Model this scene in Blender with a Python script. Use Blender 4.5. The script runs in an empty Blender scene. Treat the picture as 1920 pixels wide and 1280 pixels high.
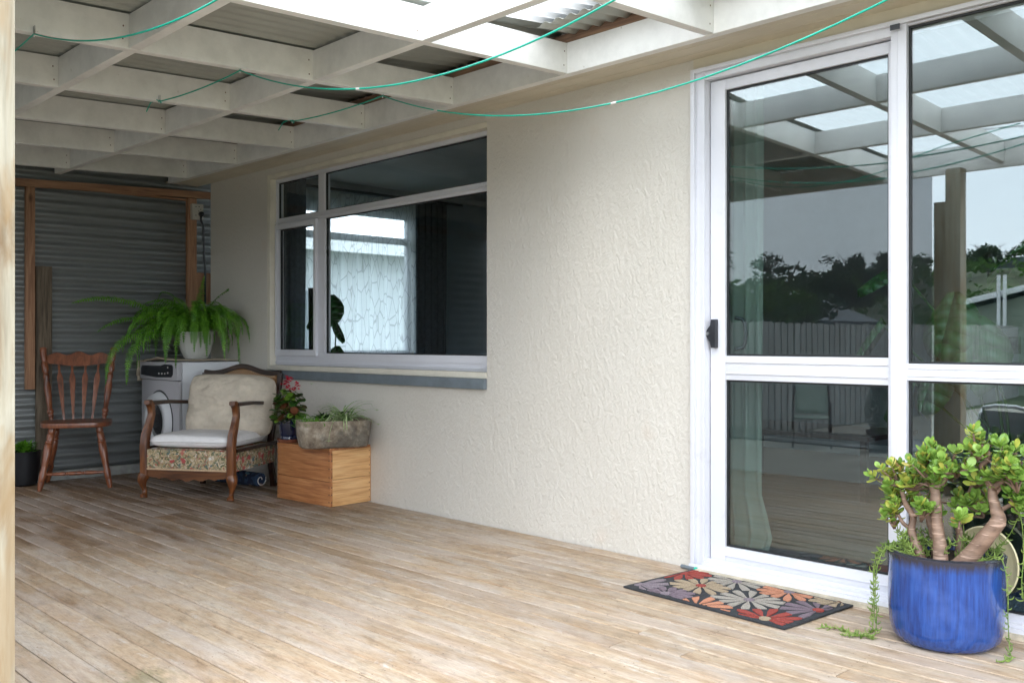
import bpy, bmesh, math, random
from mathutils import Vector, Matrix, noise
R = math.radians
random.seed(7)
S = bpy.context.scene
COL = S.collection
# ------------------------------------------------------------------ camera
cd = bpy.data.cameras.new('camera'); cam = bpy.data.objects.new('camera', cd); COL.objects.link(cam)
cd.sensor_width = 36; cd.lens = 33.75; cd.clip_start = .05; cd.clip_end = 1200
cam.location = (0, -3.525, 1.0); cam.rotation_euler = (R(90), 0, R(46.22))
S.camera = cam
# ------------------------------------------------------------------ sky and light (overcast)
W = bpy.data.worlds.new('World'); S.world = W; W.use_nodes = True
nt = W.node_tree; nt.nodes.clear()
out = nt.nodes.new('ShaderNodeOutputWorld'); bg = nt.nodes.new('ShaderNodeBackground')
sky = nt.nodes.new('ShaderNodeTexSky'); sky.sky_type = 'NISHITA'; sky.sun_disc = False
sky.sun_elevation = R(52); sky.sun_rotation = R(150); sky.air_density = 1; sky.dust_density = 4
hs = nt.nodes.new('ShaderNodeHueSaturation'); hs.inputs['Saturation'].default_value = .35
nt.links.new(sky.outputs[0], hs.inputs['Color'])
tc = nt.nodes.new('ShaderNodeTexCoord'); ns = nt.nodes.new('ShaderNodeTexNoise')
ns.inputs['Scale'].default_value = 2.2; ns.inputs['Detail'].default_value = 6; ns.inputs['Roughness'].default_value = .55
nt.links.new(tc.outputs['Generated'], ns.inputs['Vector'])
rp = nt.nodes.new('ShaderNodeValToRGB')
rp.color_ramp.elements[0].position = .3; rp.color_ramp.elements[0].color = (10.5, 12.0, 13.6, 1)
rp.color_ramp.elements[1].position = .75; rp.color_ramp.elements[1].color = (17, 18, 19, 1)
nt.links.new(ns.outputs[0], rp.inputs[0])
mx = nt.nodes.new('ShaderNodeMixRGB'); mx.inputs[0].default_value = .8
nt.links.new(hs.outputs[0], mx.inputs[1]); nt.links.new(rp.outputs[0], mx.inputs[2])
nt.links.new(mx.outputs[0], bg.inputs[0]); nt.links.new(bg.outputs[0], out.inputs[0])
bg.inputs[1].default_value = .15
sl = bpy.data.lights.new('sun', 'SUN'); sl.energy = 1.0; sl.angle = R(25); sl.color = (1, .96, .9)
sun = bpy.data.objects.new('sun', sl); COL.objects.link(sun)
sd = Vector((math.sin(R(150)) * math.cos(R(52)), math.cos(R(150)) * math.cos(R(52)), math.sin(R(52))))
sun.rotation_euler = sd.to_track_quat('Z', 'Y').to_euler()
S.view_settings.view_transform = 'Standard'; S.view_settings.look = 'None'
S.view_settings.exposure = 1.27; S.view_settings.gamma = 1
try: S.view_settings.use_curve_mapping = False
except Exception: pass
S.render.engine = 'CYCLES'
S.cycles.max_bounces = 12; S.cycles.transparent_max_bounces = 32; S.cycles.diffuse_bounces = 6
S.cycles.transmission_bounces = 10; S.cycles.glossy_bounces = 5
S.cycles.sample_clamp_indirect = 6; S.cycles.use_denoising = True
S.cycles.caustics_reflective = False; S.cycles.caustics_refractive = False

# ------------------------------------------------------------------ material helpers
def newmat(name):
    m = bpy.data.materials.new(name); m.use_nodes = True
    return m, m.node_tree, m.node_tree.nodes['Principled BSDF']
def N(nt, t, **k):
    n = nt.nodes.new(t)
    for a, b in k.items():
        if a in n.inputs: n.inputs[a].default_value = b
        else: setattr(n, a, b)
    return n
def coords(nt, space='Object', scale=(1, 1, 1), rnd=False, rot=(0, 0, 0)):
    mp = N(nt, 'ShaderNodeMapping'); mp.inputs['Scale'].default_value = scale; mp.inputs['Rotation'].default_value = rot
    if space == 'World':
        g = N(nt, 'ShaderNodeNewGeometry'); src = g.outputs['Position']
    else:
        src = N(nt, 'ShaderNodeTexCoord').outputs['Object']
    if rnd:
        oi = N(nt, 'ShaderNodeObjectInfo'); ml = N(nt, 'ShaderNodeMath', operation='MULTIPLY'); ml.inputs[1].default_value = 37.
        nt.links.new(oi.outputs['Random'], ml.inputs[0])
        va = N(nt, 'ShaderNodeVectorMath', operation='ADD'); nt.links.new(src, va.inputs[0]); nt.links.new(ml.outputs[0], va.inputs[1]); src = va.outputs[0]
    nt.links.new(src, mp.inputs['Vector'])
    return mp.outputs[0]
def tnoise(nt, vec, scale, detail=4, rough=.55, dist=0):
    n = N(nt, 'ShaderNodeTexNoise'); n.inputs['Scale'].default_value = scale; n.inputs['Detail'].default_value = detail
    n.inputs['Roughness'].default_value = rough; n.inputs['Distortion'].default_value = dist
    nt.links.new(vec, n.inputs['Vector']); return n.outputs['Fac']
def ramp(nt, fac, stops, interp='LINEAR'):
    r = N(nt, 'ShaderNodeValToRGB'); cr = r.color_ramp; cr.interpolation = interp
    while len(cr.elements) < len(stops): cr.elements.new(.5)
    for e, (p, c) in zip(cr.elements, stops):
        e.position = p; e.color = (c[0], c[1], c[2], 1) if isinstance(c, tuple) else (c, c, c, 1)
    nt.links.new(fac, r.inputs[0]); return r.outputs[0]
def mixc(nt, a, b, fac, mode='MIX'):
    m = N(nt, 'ShaderNodeMixRGB', blend_type=mode)
    for s, i in ((fac, 0), (a, 1), (b, 2)):
        if isinstance(s, (int, float)): m.inputs[i].default_value = s
        elif isinstance(s, tuple): m.inputs[i].default_value = (*s[:3], 1)
        else: nt.links.new(s, m.inputs[i])
    return m.outputs[0]
def bump(nt, bs, h, strength=.3, dist=.01):
    b = N(nt, 'ShaderNodeBump'); b.inputs['Strength'].default_value = strength; b.inputs['Distance'].default_value = dist
    nt.links.new(h, b.inputs['Height']); nt.links.new(b.outputs[0], bs.inputs['Normal'])
def plain(name, col, rough=.6, var=.12, scale=8, bmp=.1, metal=0, spec=.5, space='Object', dist=.004, coat=0):
    m, nt, bs = newmat(name)
    v = coords(nt, space, rnd=(space == 'Object'))
    f = tnoise(nt, v, scale, 5, .6)
    lo = tuple(c * (1 - var * 1.6) for c in col); hi = tuple(min(1, c * (1 + var)) for c in col)
    nt.links.new(ramp(nt, f, [(.3, lo), (.7, hi)]), bs.inputs['Base Color'])
    bs.inputs['Roughness'].default_value = rough; bs.inputs['Metallic'].default_value = metal
    bs.inputs['Specular IOR Level'].default_value = spec; bs.inputs['Coat Weight'].default_value = coat
    if bmp: bump(nt, bs, tnoise(nt, v, scale * 6, 3), bmp, dist)
    return m
def wood(name, lo, mid, hi, axis=0, rough=.55, stretch=14, scale=3.2, knots=True, space='Object', bmp=.25, coat=0, contrast=1):
    m, nt, bs = newmat(name)
    sc = [stretch] * 3; sc[axis] = 1
    v = coords(nt, space, tuple(sc), rnd=True)
    f = tnoise(nt, v, scale, 6, .6, .6)
    v2 = coords(nt, space, tuple([stretch * 4 if i != axis else 1.5 for i in range(3)]), rnd=True)
    g = tnoise(nt, v2, scale, 3, .6)
    c = ramp(nt, f, [(.32, lo), (.5, mid), (.68, hi)])
    c = mixc(nt, c, ramp(nt, g, [(.3, tuple(x * .62 for x in mid)), (.6, (1, 1, 1))]), .35 * contrast, 'MULTIPLY')
    if knots:
        vk = coords(nt, space, tuple([1 if i != axis else .45 for i in range(3)]), rnd=True)
        vo = N(nt, 'ShaderNodeTexVoronoi'); vo.inputs['Scale'].default_value = 4.5; nt.links.new(vk, vo.inputs['Vector'])
        c = mixc(nt, c, tuple(x * .35 for x in lo), ramp(nt, vo.outputs['Distance'], [(.03, .9), (.09, 0.)]))
    nt.links.new(c, bs.inputs['Base Color']); bs.inputs['Roughness'].default_value = rough; bs.inputs['Coat Weight'].default_value = coat
    bump(nt, bs, g, bmp, .002)
    return m
M = {}
# stucco: dribbled roughcast paint
m, nt, bs = newmat('stucco'); M['stucco'] = m
v = coords(nt, 'World', (1, 1, .68)); 
n1 = tnoise(nt, v, 50, 4, .6, .7); h1 = ramp(nt, n1, [(.40, 0.), (.66, 1.)])
n2 = tnoise(nt, coords(nt, 'World', (1, 1, .8)), 95, 3, .6, .6); n4 = tnoise(nt, v, 17, 2, .5, .6)
hh = mixc(nt, mixc(nt, h1, n2, .30), n4, .35)
stain = tnoise(nt, coords(nt, 'World', (1.1, 1, .8)), 1.3, 5, .6)
c = mixc(nt, (.575, .54, .485), (.645, .615, .57), stain)
v3 = coords(nt, 'World'); blot = ramp(nt, tnoise(nt, v3, 3.1, 2, .5), [(.66, 0.), (.76, 1.)])
c = mixc(nt, c, (.60, .44, .33), mixc(nt, (0, 0, 0), blot, .22))
zz_ = N(nt, 'ShaderNodeSeparateXYZ'); nt.links.new(v3, zz_.inputs[0]); zm = N(nt, 'ShaderNodeMath', operation='MULTIPLY_ADD'); nt.links.new(tnoise(nt, v3, 9, 6, .7), zm.inputs[0]); zm.inputs[1].default_value = -.34; nt.links.new(zz_.outputs['Z'], zm.inputs[2])
c = mixc(nt, c, (.36, .29, .20), mixc(nt, (0, 0, 0), ramp(nt, zm.outputs[0], [(.0, 1.), (.02, 0.)]), .0))
dr_ = ramp(nt, tnoise(nt, coords(nt, 'World', (7, 7, .5)), 3, 5, .6), [(.60, 0.), (.74, 1.)]); c = mixc(nt, c, (.46, .40, .31), mixc(nt, (0, 0, 0), dr_, .16))
sp = ramp(nt, tnoise(nt, v3, 60, 2), [(.74, 0.), (.8, 1.)]); c = mixc(nt, c, (.35, .3, .22), mixc(nt, (0, 0, 0), sp, .35))
nt.links.new(c, bs.inputs['Base Color']); bs.inputs['Roughness'].default_value = .42; bs.inputs['Specular IOR Level'].default_value = .4
bump(nt, bs, hh, .5, .009)
M['cream'] = plain('cream_paint', (.62, .56, .45), .45, .05, 5, .05, space='World')
M['lining'] = plain('cream_lining_paint', (.68, .64, .55), .5, .06, 8, .08)
# white painted timber
def painted(name, col, axis):
    m, nt, bs = newmat(name)
    sc = [30, 30, 30]; sc[axis] = 2
    v = coords(nt, 'Object', tuple(sc), rnd=True); f = tnoise(nt, v, 2.5, 4)
    w = coords(nt, 'World'); d = tnoise(nt, w, 6, 6, .65)
    c = mixc(nt, tuple(x * .86 for x in col), col, ramp(nt, d, [(.35, 0.), (.6, 1.)]))
    ch = ramp(nt, tnoise(nt, w, 26, 4, .7), [(.70, 0.), (.73, 1.)])
    c = mixc(nt, c, (.36, .30, .22), mixc(nt, (0, 0, 0), ch, .5))
    nt.links.new(c, bs.inputs['Base Color']); bs.inputs['Roughness'].default_value = .45
    bump(nt, bs, f, .22, .002); return m
M['paint_x'] = painted('white_painted_timber_x', (.86, .85, .825), 0)
M['paint_y'] = painted('white_painted_timber_y', (.86, .85, .825), 1)
M['alu'] = plain('white_powdercoat', (.64, .645, .70), .32, .03, 3, .02)
m_, nt, bs = M['alu'], M['alu'].node_tree, M['alu'].node_tree.nodes['Principled BSDF']
lk_ = bs.inputs['Base Color'].links[0].from_socket; gr_ = ramp(nt, tnoise(nt, coords(nt, 'World', (1, 1, 1)), 7, 8, .75), [(.58, 0.), (.75, 1.)])
nt.links.new(mixc(nt, lk_, (.36, .34, .31), mixc(nt, (0, 0, 0), gr_, .35)), bs.inputs['Base Color'])
M['seal'] = plain('black_rubber', (.012, .014, .016), .5, .1, 10, 0)
M['blackplastic'] = plain('black_plastic', (.02, .022, .028), .35, .2, 20, .02)
M['sillgrey'] = plain('grey_sill_paint', (.145, .175, .20), .45, .12, 14, .1, space='World')
# deck boards
m, nt, bs = newmat('deck_wood'); M['deck'] = m
v = coords(nt, 'Object', (.8, 7, 7), rnd=True); f = tnoise(nt, v, 3.0, 8, .68, .8)
c = ramp(nt, f, [(.26, (.24, .155, .09)), (.42, (.39, .285, .19)), (.56, (.47, .375, .275)), (.74, (.52, .45, .37))])
fine = tnoise(nt, coords(nt, 'Object', (2.5, 60, 60), rnd=True), 3, 4, .7)
c = mixc(nt, c, ramp(nt, fine, [(.30, .74), (.52, 1.)]), .6, 'MULTIPLY')
oi = N(nt, 'ShaderNodeObjectInfo')
c = mixc(nt, c, ramp(nt, oi.outputs['Random'], [(0, (.76, .70, .63)), (.35, (.93, .90, .86)), (.7, (1., 1., 1.)), (1, (1.08, 1.02, .94))]), .9, 'MULTIPLY')
w = coords(nt, 'World', (.7, 1.6, 1)); big = tnoise(nt, coords(nt, 'Object', (.9, 3, 3), rnd=True), 1.9, 7, .68, .5)
c = mixc(nt, c, (.40, .28, .185), mixc(nt, (0, 0, 0), ramp(nt, big, [(.50, 0.), (.66, 1.)]), .55), 'MIX')
grey = tnoise(nt, coords(nt, 'Object', (.8, 3, 3), rnd=True), 2.3, 7, .70)
c = mixc(nt, c, (.47, .44, .405), mixc(nt, (0, 0, 0), ramp(nt, grey, [(.50, 0.), (.66, 1.)]), .5))
mot = tnoise(nt, coords(nt, 'World', (1, 2.2, 1)), 14, 6, .7, .5)
c = mixc(nt, c, ramp(nt, mot, [(.34, .62), (.5, 1.), (.7, 1.08)]), .75, 'MULTIPLY')
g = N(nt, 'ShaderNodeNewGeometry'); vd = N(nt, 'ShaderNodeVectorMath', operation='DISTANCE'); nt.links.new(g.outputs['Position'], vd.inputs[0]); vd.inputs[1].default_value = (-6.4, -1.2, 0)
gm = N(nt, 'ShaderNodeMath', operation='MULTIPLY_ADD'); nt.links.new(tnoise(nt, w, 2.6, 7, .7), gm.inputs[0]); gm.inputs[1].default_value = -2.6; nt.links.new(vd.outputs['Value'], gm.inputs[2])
c = mixc(nt, c, (.40, .31, .235), mixc(nt, (0, 0, 0), ramp(nt, gm.outputs[0], [(0.0, 1.), (1.0, 0.)]), .85), 'MULTIPLY')  # darkens the back-left deck: brown stain plus shade under the iron roof, painted in
streak = tnoise(nt, coords(nt, 'World', (.9, 6, 1)), 2.6, 7, .75, 1.0)
c = mixc(nt, c, (.22, .155, .10), mixc(nt, (0, 0, 0), ramp(nt, streak, [(.57, 0.), (.70, 1.)]), .62))
wh = tnoise(nt, coords(nt, 'World', (1, 2, 1)), 5.5, 6, .7); c = mixc(nt, c, (.60, .58, .56), mixc(nt, (0, 0, 0), ramp(nt, wh, [(.60, 0.), (.72, 1.)]), .6))
ve = N(nt, 'ShaderNodeVectorMath', operation='DISTANCE'); nt.links.new(g.outputs['Position'], ve.inputs[0]); ve.inputs[1].default_value = (-2.80, -2.36, 0)
vm = N(nt, 'ShaderNodeMath', operation='MULTIPLY_ADD'); nt.links.new(tnoise(nt, coords(nt, 'World', (1, 3, 1)), 9, 5, .7), vm.inputs[0]); vm.inputs[1].default_value = .55; nt.links.new(ve.outputs['Value'], vm.inputs[2])
c = mixc(nt, c, (.12, .12, .045), mixc(nt, (0, 0, 0), ramp(nt, vm.outputs[0], [(.31, 1.), (.40, 0.)]), .55))
fl_ = tnoise(nt, coords(nt, 'Object', (3.5, 40, 40), rnd=True), 2.2, 5, .75, .6); c = mixc(nt, c, (.20, .13, .08), mixc(nt, (0, 0, 0), ramp(nt, fl_, [(.60, 0.), (.68, 1.)]), .7))
sp = tnoise(nt, coords(nt, 'World', (1, 1.5, 1)), 55, 2, .6)
c = mixc(nt, c, (.09, .07, .055), mixc(nt, (0, 0, 0), ramp(nt, sp, [(.69, 0.), (.73, 1.)]), .75))
pk_ = tnoise(nt, coords(nt, 'Object', (.7, 2, 2), rnd=True), 2.4, 5, .6); c = mixc(nt, c, (.50, .44, .40), mixc(nt, (0, 0, 0), ramp(nt, pk_, [(.45, 0.), (.6, 1.)]), .45))
gr2 = tnoise(nt, coords(nt, 'Object', (6, 55, 55), rnd=True), 6, 6, .8); c = mixc(nt, c, ramp(nt, gr2, [(.36, .60), (.50, 1.), (.66, 1.12)]), .6, 'MULTIPLY')
c = mixc(nt, c, (.90, .885, .875), 1., 'MULTIPLY')
nt.links.new(c, bs.inputs['Base Color'])
nt.links.new(ramp(nt, big, [(.3, .75), (.7, .58)]), bs.inputs['Roughness'])
bump(nt, bs, mixc(nt, fine, mot, .5), .4, .004)
M['postwood'] = wood('treated_pine_post', (.20, .13, .065), (.33, .295, .225), (.38, .355, .29), 2, .65, 6, 2.6, True)
m_ = M['postwood']; nt = m_.node_tree; bs = nt.nodes['Principled BSDF']; lk_ = bs.inputs['Base Color'].links[0].from_socket
wv_ = N(nt, 'ShaderNodeTexWave', wave_type='BANDS', bands_direction='X'); wv_.inputs['Scale'].default_value = 9; wv_.inputs['Distortion'].default_value = 7; wv_.inputs['Detail'].default_value = 3; wv_.inputs['Detail Scale'].default_value = 1.2
nt.links.new(coords(nt, 'Object', (1, 1, .28)), wv_.inputs['Vector'])
nt.links.new(mixc(nt, lk_, (.26, .17, .08), ramp(nt, wv_.outputs['Fac'], [(.55, 0.), (.95, .55)])), bs.inputs['Base Color'])
M['studwood'] = wood('orange_pine_stud', (.22, .105, .055), (.36, .19, .105), (.45, .25, .14), 2, .6, 12, 3)
M['platewood'] = wood('orange_pine_plate', (.18, .085, .045), (.32, .165, .09), (.42, .23, .13), 1, .6, 12, 3)
M['oldwood'] = wood('weathered_board', (.07, .052, .037), (.15, .115, .08), (.21, .165, .115), 2, .8, 14, 4)
M['packer'] = wood('brown_packer', (.12, .07, .045), (.24, .14, .09), (.33, .2, .12), 0, .8)
M['crateL'] = wood('orange_crate_wood', (.27, .095, .035), (.44, .18, .065), (.54, .25, .10), 0, .45, 13, 3.4, True, coat=.1)
M['crateR'] = wood('yellow_crate_wood', (.50, .26, .10), (.66, .38, .165), (.74, .47, .23), 1, .45, 13, 3.2, True, coat=.1)
M['chairwood'] = wood('red_varnished_wood', (.10, .03, .014), (.22, .070, .030), (.31, .11, .046), 2, .3, 10, 3, False, bmp=.04, coat=.25)
M['apronwood'] = wood('walnut_apron', (.05, .016, .006), (.12, .042, .014), (.18, .07, .024), 0, .35, 10, 3, False, bmp=.05, coat=.1)
M['armwood'] = wood('walnut_varnish', (.055, .017, .006), (.15, .048, .014), (.24, .085, .024), 2, .34, 10, 3, False, bmp=.05, coat=.2)
M['darkwood'] = wood('dark_walnut', (.014, .006, .004), (.036, .014, .008), (.06, .025, .014), 0, .3, 10, 3, False, bmp=.05, coat=.3)
# corrugated iron
def iron(name, col, rough=.42):
    m, nt, bs = newmat(name); w = coords(nt, 'World')
    f = tnoise(nt, w, 3.5, 6, .65); c = mixc(nt, tuple(x * .75 for x in col), tuple(x * 1.15 for x in col), f)
    st = ramp(nt, tnoise(nt, coords(nt, 'World', (1, 1, 1)), 9, 5, .7), [(.68, 0.), (.74, 1.)])
    c = mixc(nt, c, (.5, .5, .48), mixc(nt, (0, 0, 0), st, .22))
    nt.links.new(c, bs.inputs['Base Color']); bs.inputs['Metallic'].default_value = .3; bs.inputs['Roughness'].default_value = rough
    return m
M['iron'] = iron('grey_corrugated_iron', (.27, .285, .285), .40)
M['ironroof'] = iron('zinc_roofing_iron', (.38, .39, .355), .6)
m, nt, bs = newmat('translucent_roofing'); M['clear'] = m
nt.nodes.remove(bs); o = nt.nodes['Material Output']
tl = N(nt, 'ShaderNodeBsdfTranslucent'); tl.inputs[0].default_value = (.97, .98, .98, 1)
tp = N(nt, 'ShaderNodeBsdfTransparent'); tp.inputs[0].default_value = (.95, .97, .98, 1)
df = N(nt, 'ShaderNodeBsdfGlossy'); df.inputs[0].default_value = (.9, .9, .9, 1); df.inputs['Roughness'].default_value = .25
a = N(nt, 'ShaderNodeMixShader'); a.inputs[0].default_value = .6; nt.links.new(tl.outputs[0], a.inputs[1]); nt.links.new(tp.outputs[0], a.inputs[2])
b = N(nt, 'ShaderNodeMixShader'); b.inputs[0].default_value = .05; nt.links.new(a.outputs[0], b.inputs[1]); nt.links.new(df.outputs[0], b.inputs[2])
nt.links.new(b.outputs[0], o.inputs[0])
def glass(name, tint, ior):
    m, nt, bs = newmat(name); nt.nodes.remove(bs); o = nt.nodes['Material Output']
    tp = N(nt, 'ShaderNodeBsdfTransparent'); tp.inputs[0].default_value = (*tint, 1)
    gl = N(nt, 'ShaderNodeBsdfGlossy'); gl.inputs['Roughness'].default_value = 0.0; gl.inputs[0].default_value = (1, 1, 1, 1)
    bb = N(nt, 'ShaderNodeBump'); bb.inputs['Strength'].default_value = .02; bb.inputs['Distance'].default_value = .02
    nt.links.new(tnoise(nt, coords(nt, 'World'), 1.1, 1), bb.inputs['Height'])
    nt.links.new(bb.outputs[0], gl.inputs['Normal'])
    ge = N(nt, 'ShaderNodeNewGeometry'); dt = N(nt, 'ShaderNodeVectorMath', operation='DOT_PRODUCT'); nt.links.new(ge.outputs['Normal'], dt.inputs[0]); nt.links.new(ge.outputs['Incoming'], dt.inputs[1])
    ab = N(nt, 'ShaderNodeMath', operation='ABSOLUTE'); nt.links.new(dt.outputs['Value'], ab.inputs[0])
    om = N(nt, 'ShaderNodeMath', operation='SUBTRACT'); om.inputs[0].default_value = 1; nt.links.new(ab.outputs[0], om.inputs[1])
    pw = N(nt, 'ShaderNodeMath', operation='POWER'); nt.links.new(om.outputs[0], pw.inputs[0]); pw.inputs[1].default_value = 5
    r0 = ((ior - 1) / (ior + 1)) ** 2
    fr = N(nt, 'ShaderNodeMath', operation='MULTIPLY_ADD'); nt.links.new(pw.outputs[0], fr.inputs[0]); fr.inputs[1].default_value = 1 - r0; fr.inputs[2].default_value = r0
    mxs = N(nt, 'ShaderNodeMixShader'); nt.links.new(fr.outputs[0], mxs.inputs[0]); nt.links.new(tp.outputs[0], mxs.inputs[1]); nt.links.new(gl.outputs[0], mxs.inputs[2])
    nt.links.new(mxs.outputs[0], o.inputs[0]); return m
M['glass'] = glass('double_glazing', (.80, .90, .90), 2.05)
M['glass_win'] = glass('window_glazing', (.955, .982, .99), 1.27)
m, nt, bs = newmat('shade_cloth'); M['shade'] = m
o = nt.nodes['Material Output']; tp = N(nt, 'ShaderNodeBsdfTransparent'); bs.inputs['Base Color'].default_value = (.085, .072, .09, 1); bs.inputs['Roughness'].default_value = .9
a = N(nt, 'ShaderNodeMixShader'); a.inputs[0].default_value = .68; nt.links.new(tp.outputs[0], a.inputs[1]); nt.links.new(bs.outputs[0], a.inputs[2]); nt.links.new(a.outputs[0], o.inputs[0])
# sheer curtain with a fine wandering line pattern
def sheer(name, col, op, lines=True):
    m, nt, bs = newmat(name); o = nt.nodes['Material Output']
    bs.inputs['Base Color'].default_value = (*col, 1); bs.inputs['Roughness'].default_value = .9
    tl = N(nt, 'ShaderNodeBsdfTranslucent'); tl.inputs[0].default_value = (*col, 1); tp = N(nt, 'ShaderNodeBsdfTransparent')
    a = N(nt, 'ShaderNodeMixShader'); a.inputs[0].default_value = .5; nt.links.new(bs.outputs[0], a.inputs[1]); nt.links.new(tl.outputs[0], a.inputs[2])
    b = N(nt, 'ShaderNodeMixShader'); b.inputs[0].default_value = op; nt.links.new(tp.outputs[0], b.inputs[1]); nt.links.new(a.outputs[0], b.inputs[2])
    if lines:
        w = N(nt, 'ShaderNodeTexVoronoi', feature='DISTANCE_TO_EDGE'); w.inputs['Scale'].default_value = 17
        nt.links.new(coords(nt, 'World', (1, 1.5, .34)), w.inputs['Vector'])
        ln = ramp(nt, w.outputs['Distance'], [(.02, 1.), (.05, 0.)])
        mm = N(nt, 'ShaderNodeMath', operation='MULTIPLY_ADD'); nt.links.new(ln, mm.inputs[0]); mm.inputs[1].default_value = .16; mm.inputs[2].default_value = op
        nt.links.new(mm.outputs[0], b.inputs[0])
        lc_ = mixc(nt, col, tuple(x * .5 for x in col), ln); nt.links.new(lc_, bs.inputs['Base Color']); nt.links.new(lc_, tl.inputs[0])
    nt.links.new(b.outputs[0], o.inputs[0]); return m
M['sheer'] = sheer('sheer_curtain', (.80, .84, .86), .46)
M['sheer2'] = sheer('linen_curtain', (.50, .53, .46), .6, False)
M['darkcurtain'] = plain('charcoal_curtain', (.05, .065, .08), .85, .2, 30, .1)
M['inwall'] = plain('interior_wall_paint', (.24, .29, .33), .8, .06, 3, 0)
M['inceil'] = plain('interior_ceiling_paint', (.35, .37, .38), .8, .06, 3, 0)
M['carpet'] = plain('grey_carpet', (.12, .115, .11), .95, .35, 160, .5, space='World')
M['steel'] = plain('steel', (.5, .5, .5), .3, .1, 20, 0, metal=1)
M['nail'] = plain('rusty_nail', (.16, .08, .05), .7, .3, 40, 0)
M['greenwire'] = plain('green_plastic_wire', (.0, .42, .30), .35, .1, 5, 0)
M['clip'] = plain('pale_joint', (.75, .72, .7), .5, .1, 5, 0)
M['machine'] = plain('white_enamel', (.74, .76, .80), .28, .03, 2, .0)
M['machinegrey'] = plain('silver_enamel', (.50, .49, .52), .35, .04, 2, .0)
M['doorring'] = plain('pale_door_ring', (.66, .67, .69), .3, .03, 2, 0)
M['doorglass'] = plain('dark_porthole', (.03, .03, .032), .12, .1, 2, 0)
M['linen'] = plain('beige_linen', (.56, .47, .37), .9, .12, 12, .5)
M['linen2'] = plain('cushion_linen', (.60, .525, .43), .9, .10, 10, .55, dist=.006)
M['white_cloth'] = plain('white_cotton', (.78, .76, .76), .9, .06, 10, .4)
M['potwhite'] = plain('white_ceramic', (.68, .68, .66), .35, .04, 6, .05)
M['soil'] = plain('potting_soil', (.035, .022, .015), .95, .5, 40, .9)
M['potnavy'] = plain('navy_glaze', (.008, .013, .04), .15, .4, 8, .02, coat=.5)
M['terracotta'] = plain('terracotta', (.28, .10, .055), .7, .2, 12, .1)
M['blackpot'] = plain('black_pot', (.006, .007, .010), .45, .2, 12, .05)
M['moss'] = plain('moss', (.05, .10, .015), .95, .5, 60, .8)
M['cane'] = plain('rattan_cane', (.30, .15, .06), .6, .3, 60, .2)
M['braid'] = plain('tan_braid', (.55, .38, .24), .8, .15, 90, .5)
M['plaster'] = plain('grey_concrete_nib', (.34, .34, .32), .8, .2, 15, .2, space='World')
M['nib'] = plain('cream_concrete_nib', (.52, .46, .36), .8, .2, 20, .3, space='World')
M['outlet'] = plain('beige_plastic', (.48, .45, .40), .5, .06, 6, 0)
def leafmat(name, lo, hi, tip=None, rough=.38, trans=.25):
    m, nt, bs = newmat(name)
    v = coords(nt, 'World'); f = tnoise(nt, v, 22, 3)
    oi = N(nt, 'ShaderNodeObjectInfo')
    c = ramp(nt, f, [(.3, lo), (.68, hi)])
    if tip:
        c = mixc(nt, c, tip, ramp(nt, tnoise(nt, coords(nt, 'World'), 9, 2), [(.56, 0.), (.7, .85)]))
    nt.links.new(c, bs.inputs['Base Color']); bs.inputs['Roughness'].default_value = rough
    if trans:
        o = nt.nodes['Material Output']; tl = N(nt, 'ShaderNodeBsdfTranslucent'); nt.links.new(c, tl.inputs[0])
        a = N(nt, 'ShaderNodeMixShader'); a.inputs[0].default_value = trans
        nt.links.new(bs.outputs[0], a.inputs[1]); nt.links.new(tl.outputs[0], a.inputs[2]); nt.links.new(a.outputs[0], o.inputs[0])
    return m
M['fern'] = leafmat('fern_green', (.04, .17, .01), (.17, .40, .03), None, .45)
M['jade'] = leafmat('jade_leaf', (.12, .25, .04), (.30, .46, .09), None, .22, .15)
M['jade2'] = leafmat('jade_leaf_yellow', (.34, .44, .08), (.52, .50, .10), (.58, .24, .09), .24, .15)
M['trail'] = leafmat('trailing_green', (.10, .19, .03), (.28, .38, .09), None, .4)
M['begonia'] = leafmat('begonia_leaf', (.02, .06, .012), (.06, .16, .02), (.12, .02, .02), .3)
M['petalred'] = plain('pink_red_petal', (.65, .02, .06), .5, .2, 30, 0)
M['spider'] = leafmat('variegated_leaf', (.12, .26, .05), (.55, .64, .36), None, .4)
M['monstera'] = leafmat('monstera_leaf', (.015, .07, .015), (.03, .13, .03), None, .3, .3)
M['hedge'] = leafmat('hedge_leaf', (.035, .08, .02), (.09, .17, .03), None, .6)
M['darkleaf'] = leafmat('dark_leaf', (.025, .045, .025), (.06, .09, .035), None, .7)
M['paleleaf'] = leafmat('pale_green_leaf', (.06, .13, .03), (.14, .22, .05), None, .6)
M['twig'] = plain('bare_twig', (.09, .065, .055), .9, .2, 5, 0)
# jade bark
m, nt, bs = newmat('jade_bark'); M['bark'] = m
v = coords(nt, 'World', (1, 1, 3)); f = tnoise(nt, v, 18, 4, .6, .3)
wv = tnoise(nt, coords(nt, 'World', (.5, .5, 4)), 26, 2, .5, .8)
c = ramp(nt, f, [(.3, (.12, .07, .048)), (.7, (.27, .175, .125))])
c = mixc(nt, c, (.46, .32, .25), ramp(nt, wv, [(.60, 0.), (.66, .7)]))
nt.links.new(c, bs.inputs['Base Color']); bs.inputs['Roughness'].default_value = .6; bump(nt, bs, wv, .5, .004)
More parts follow.
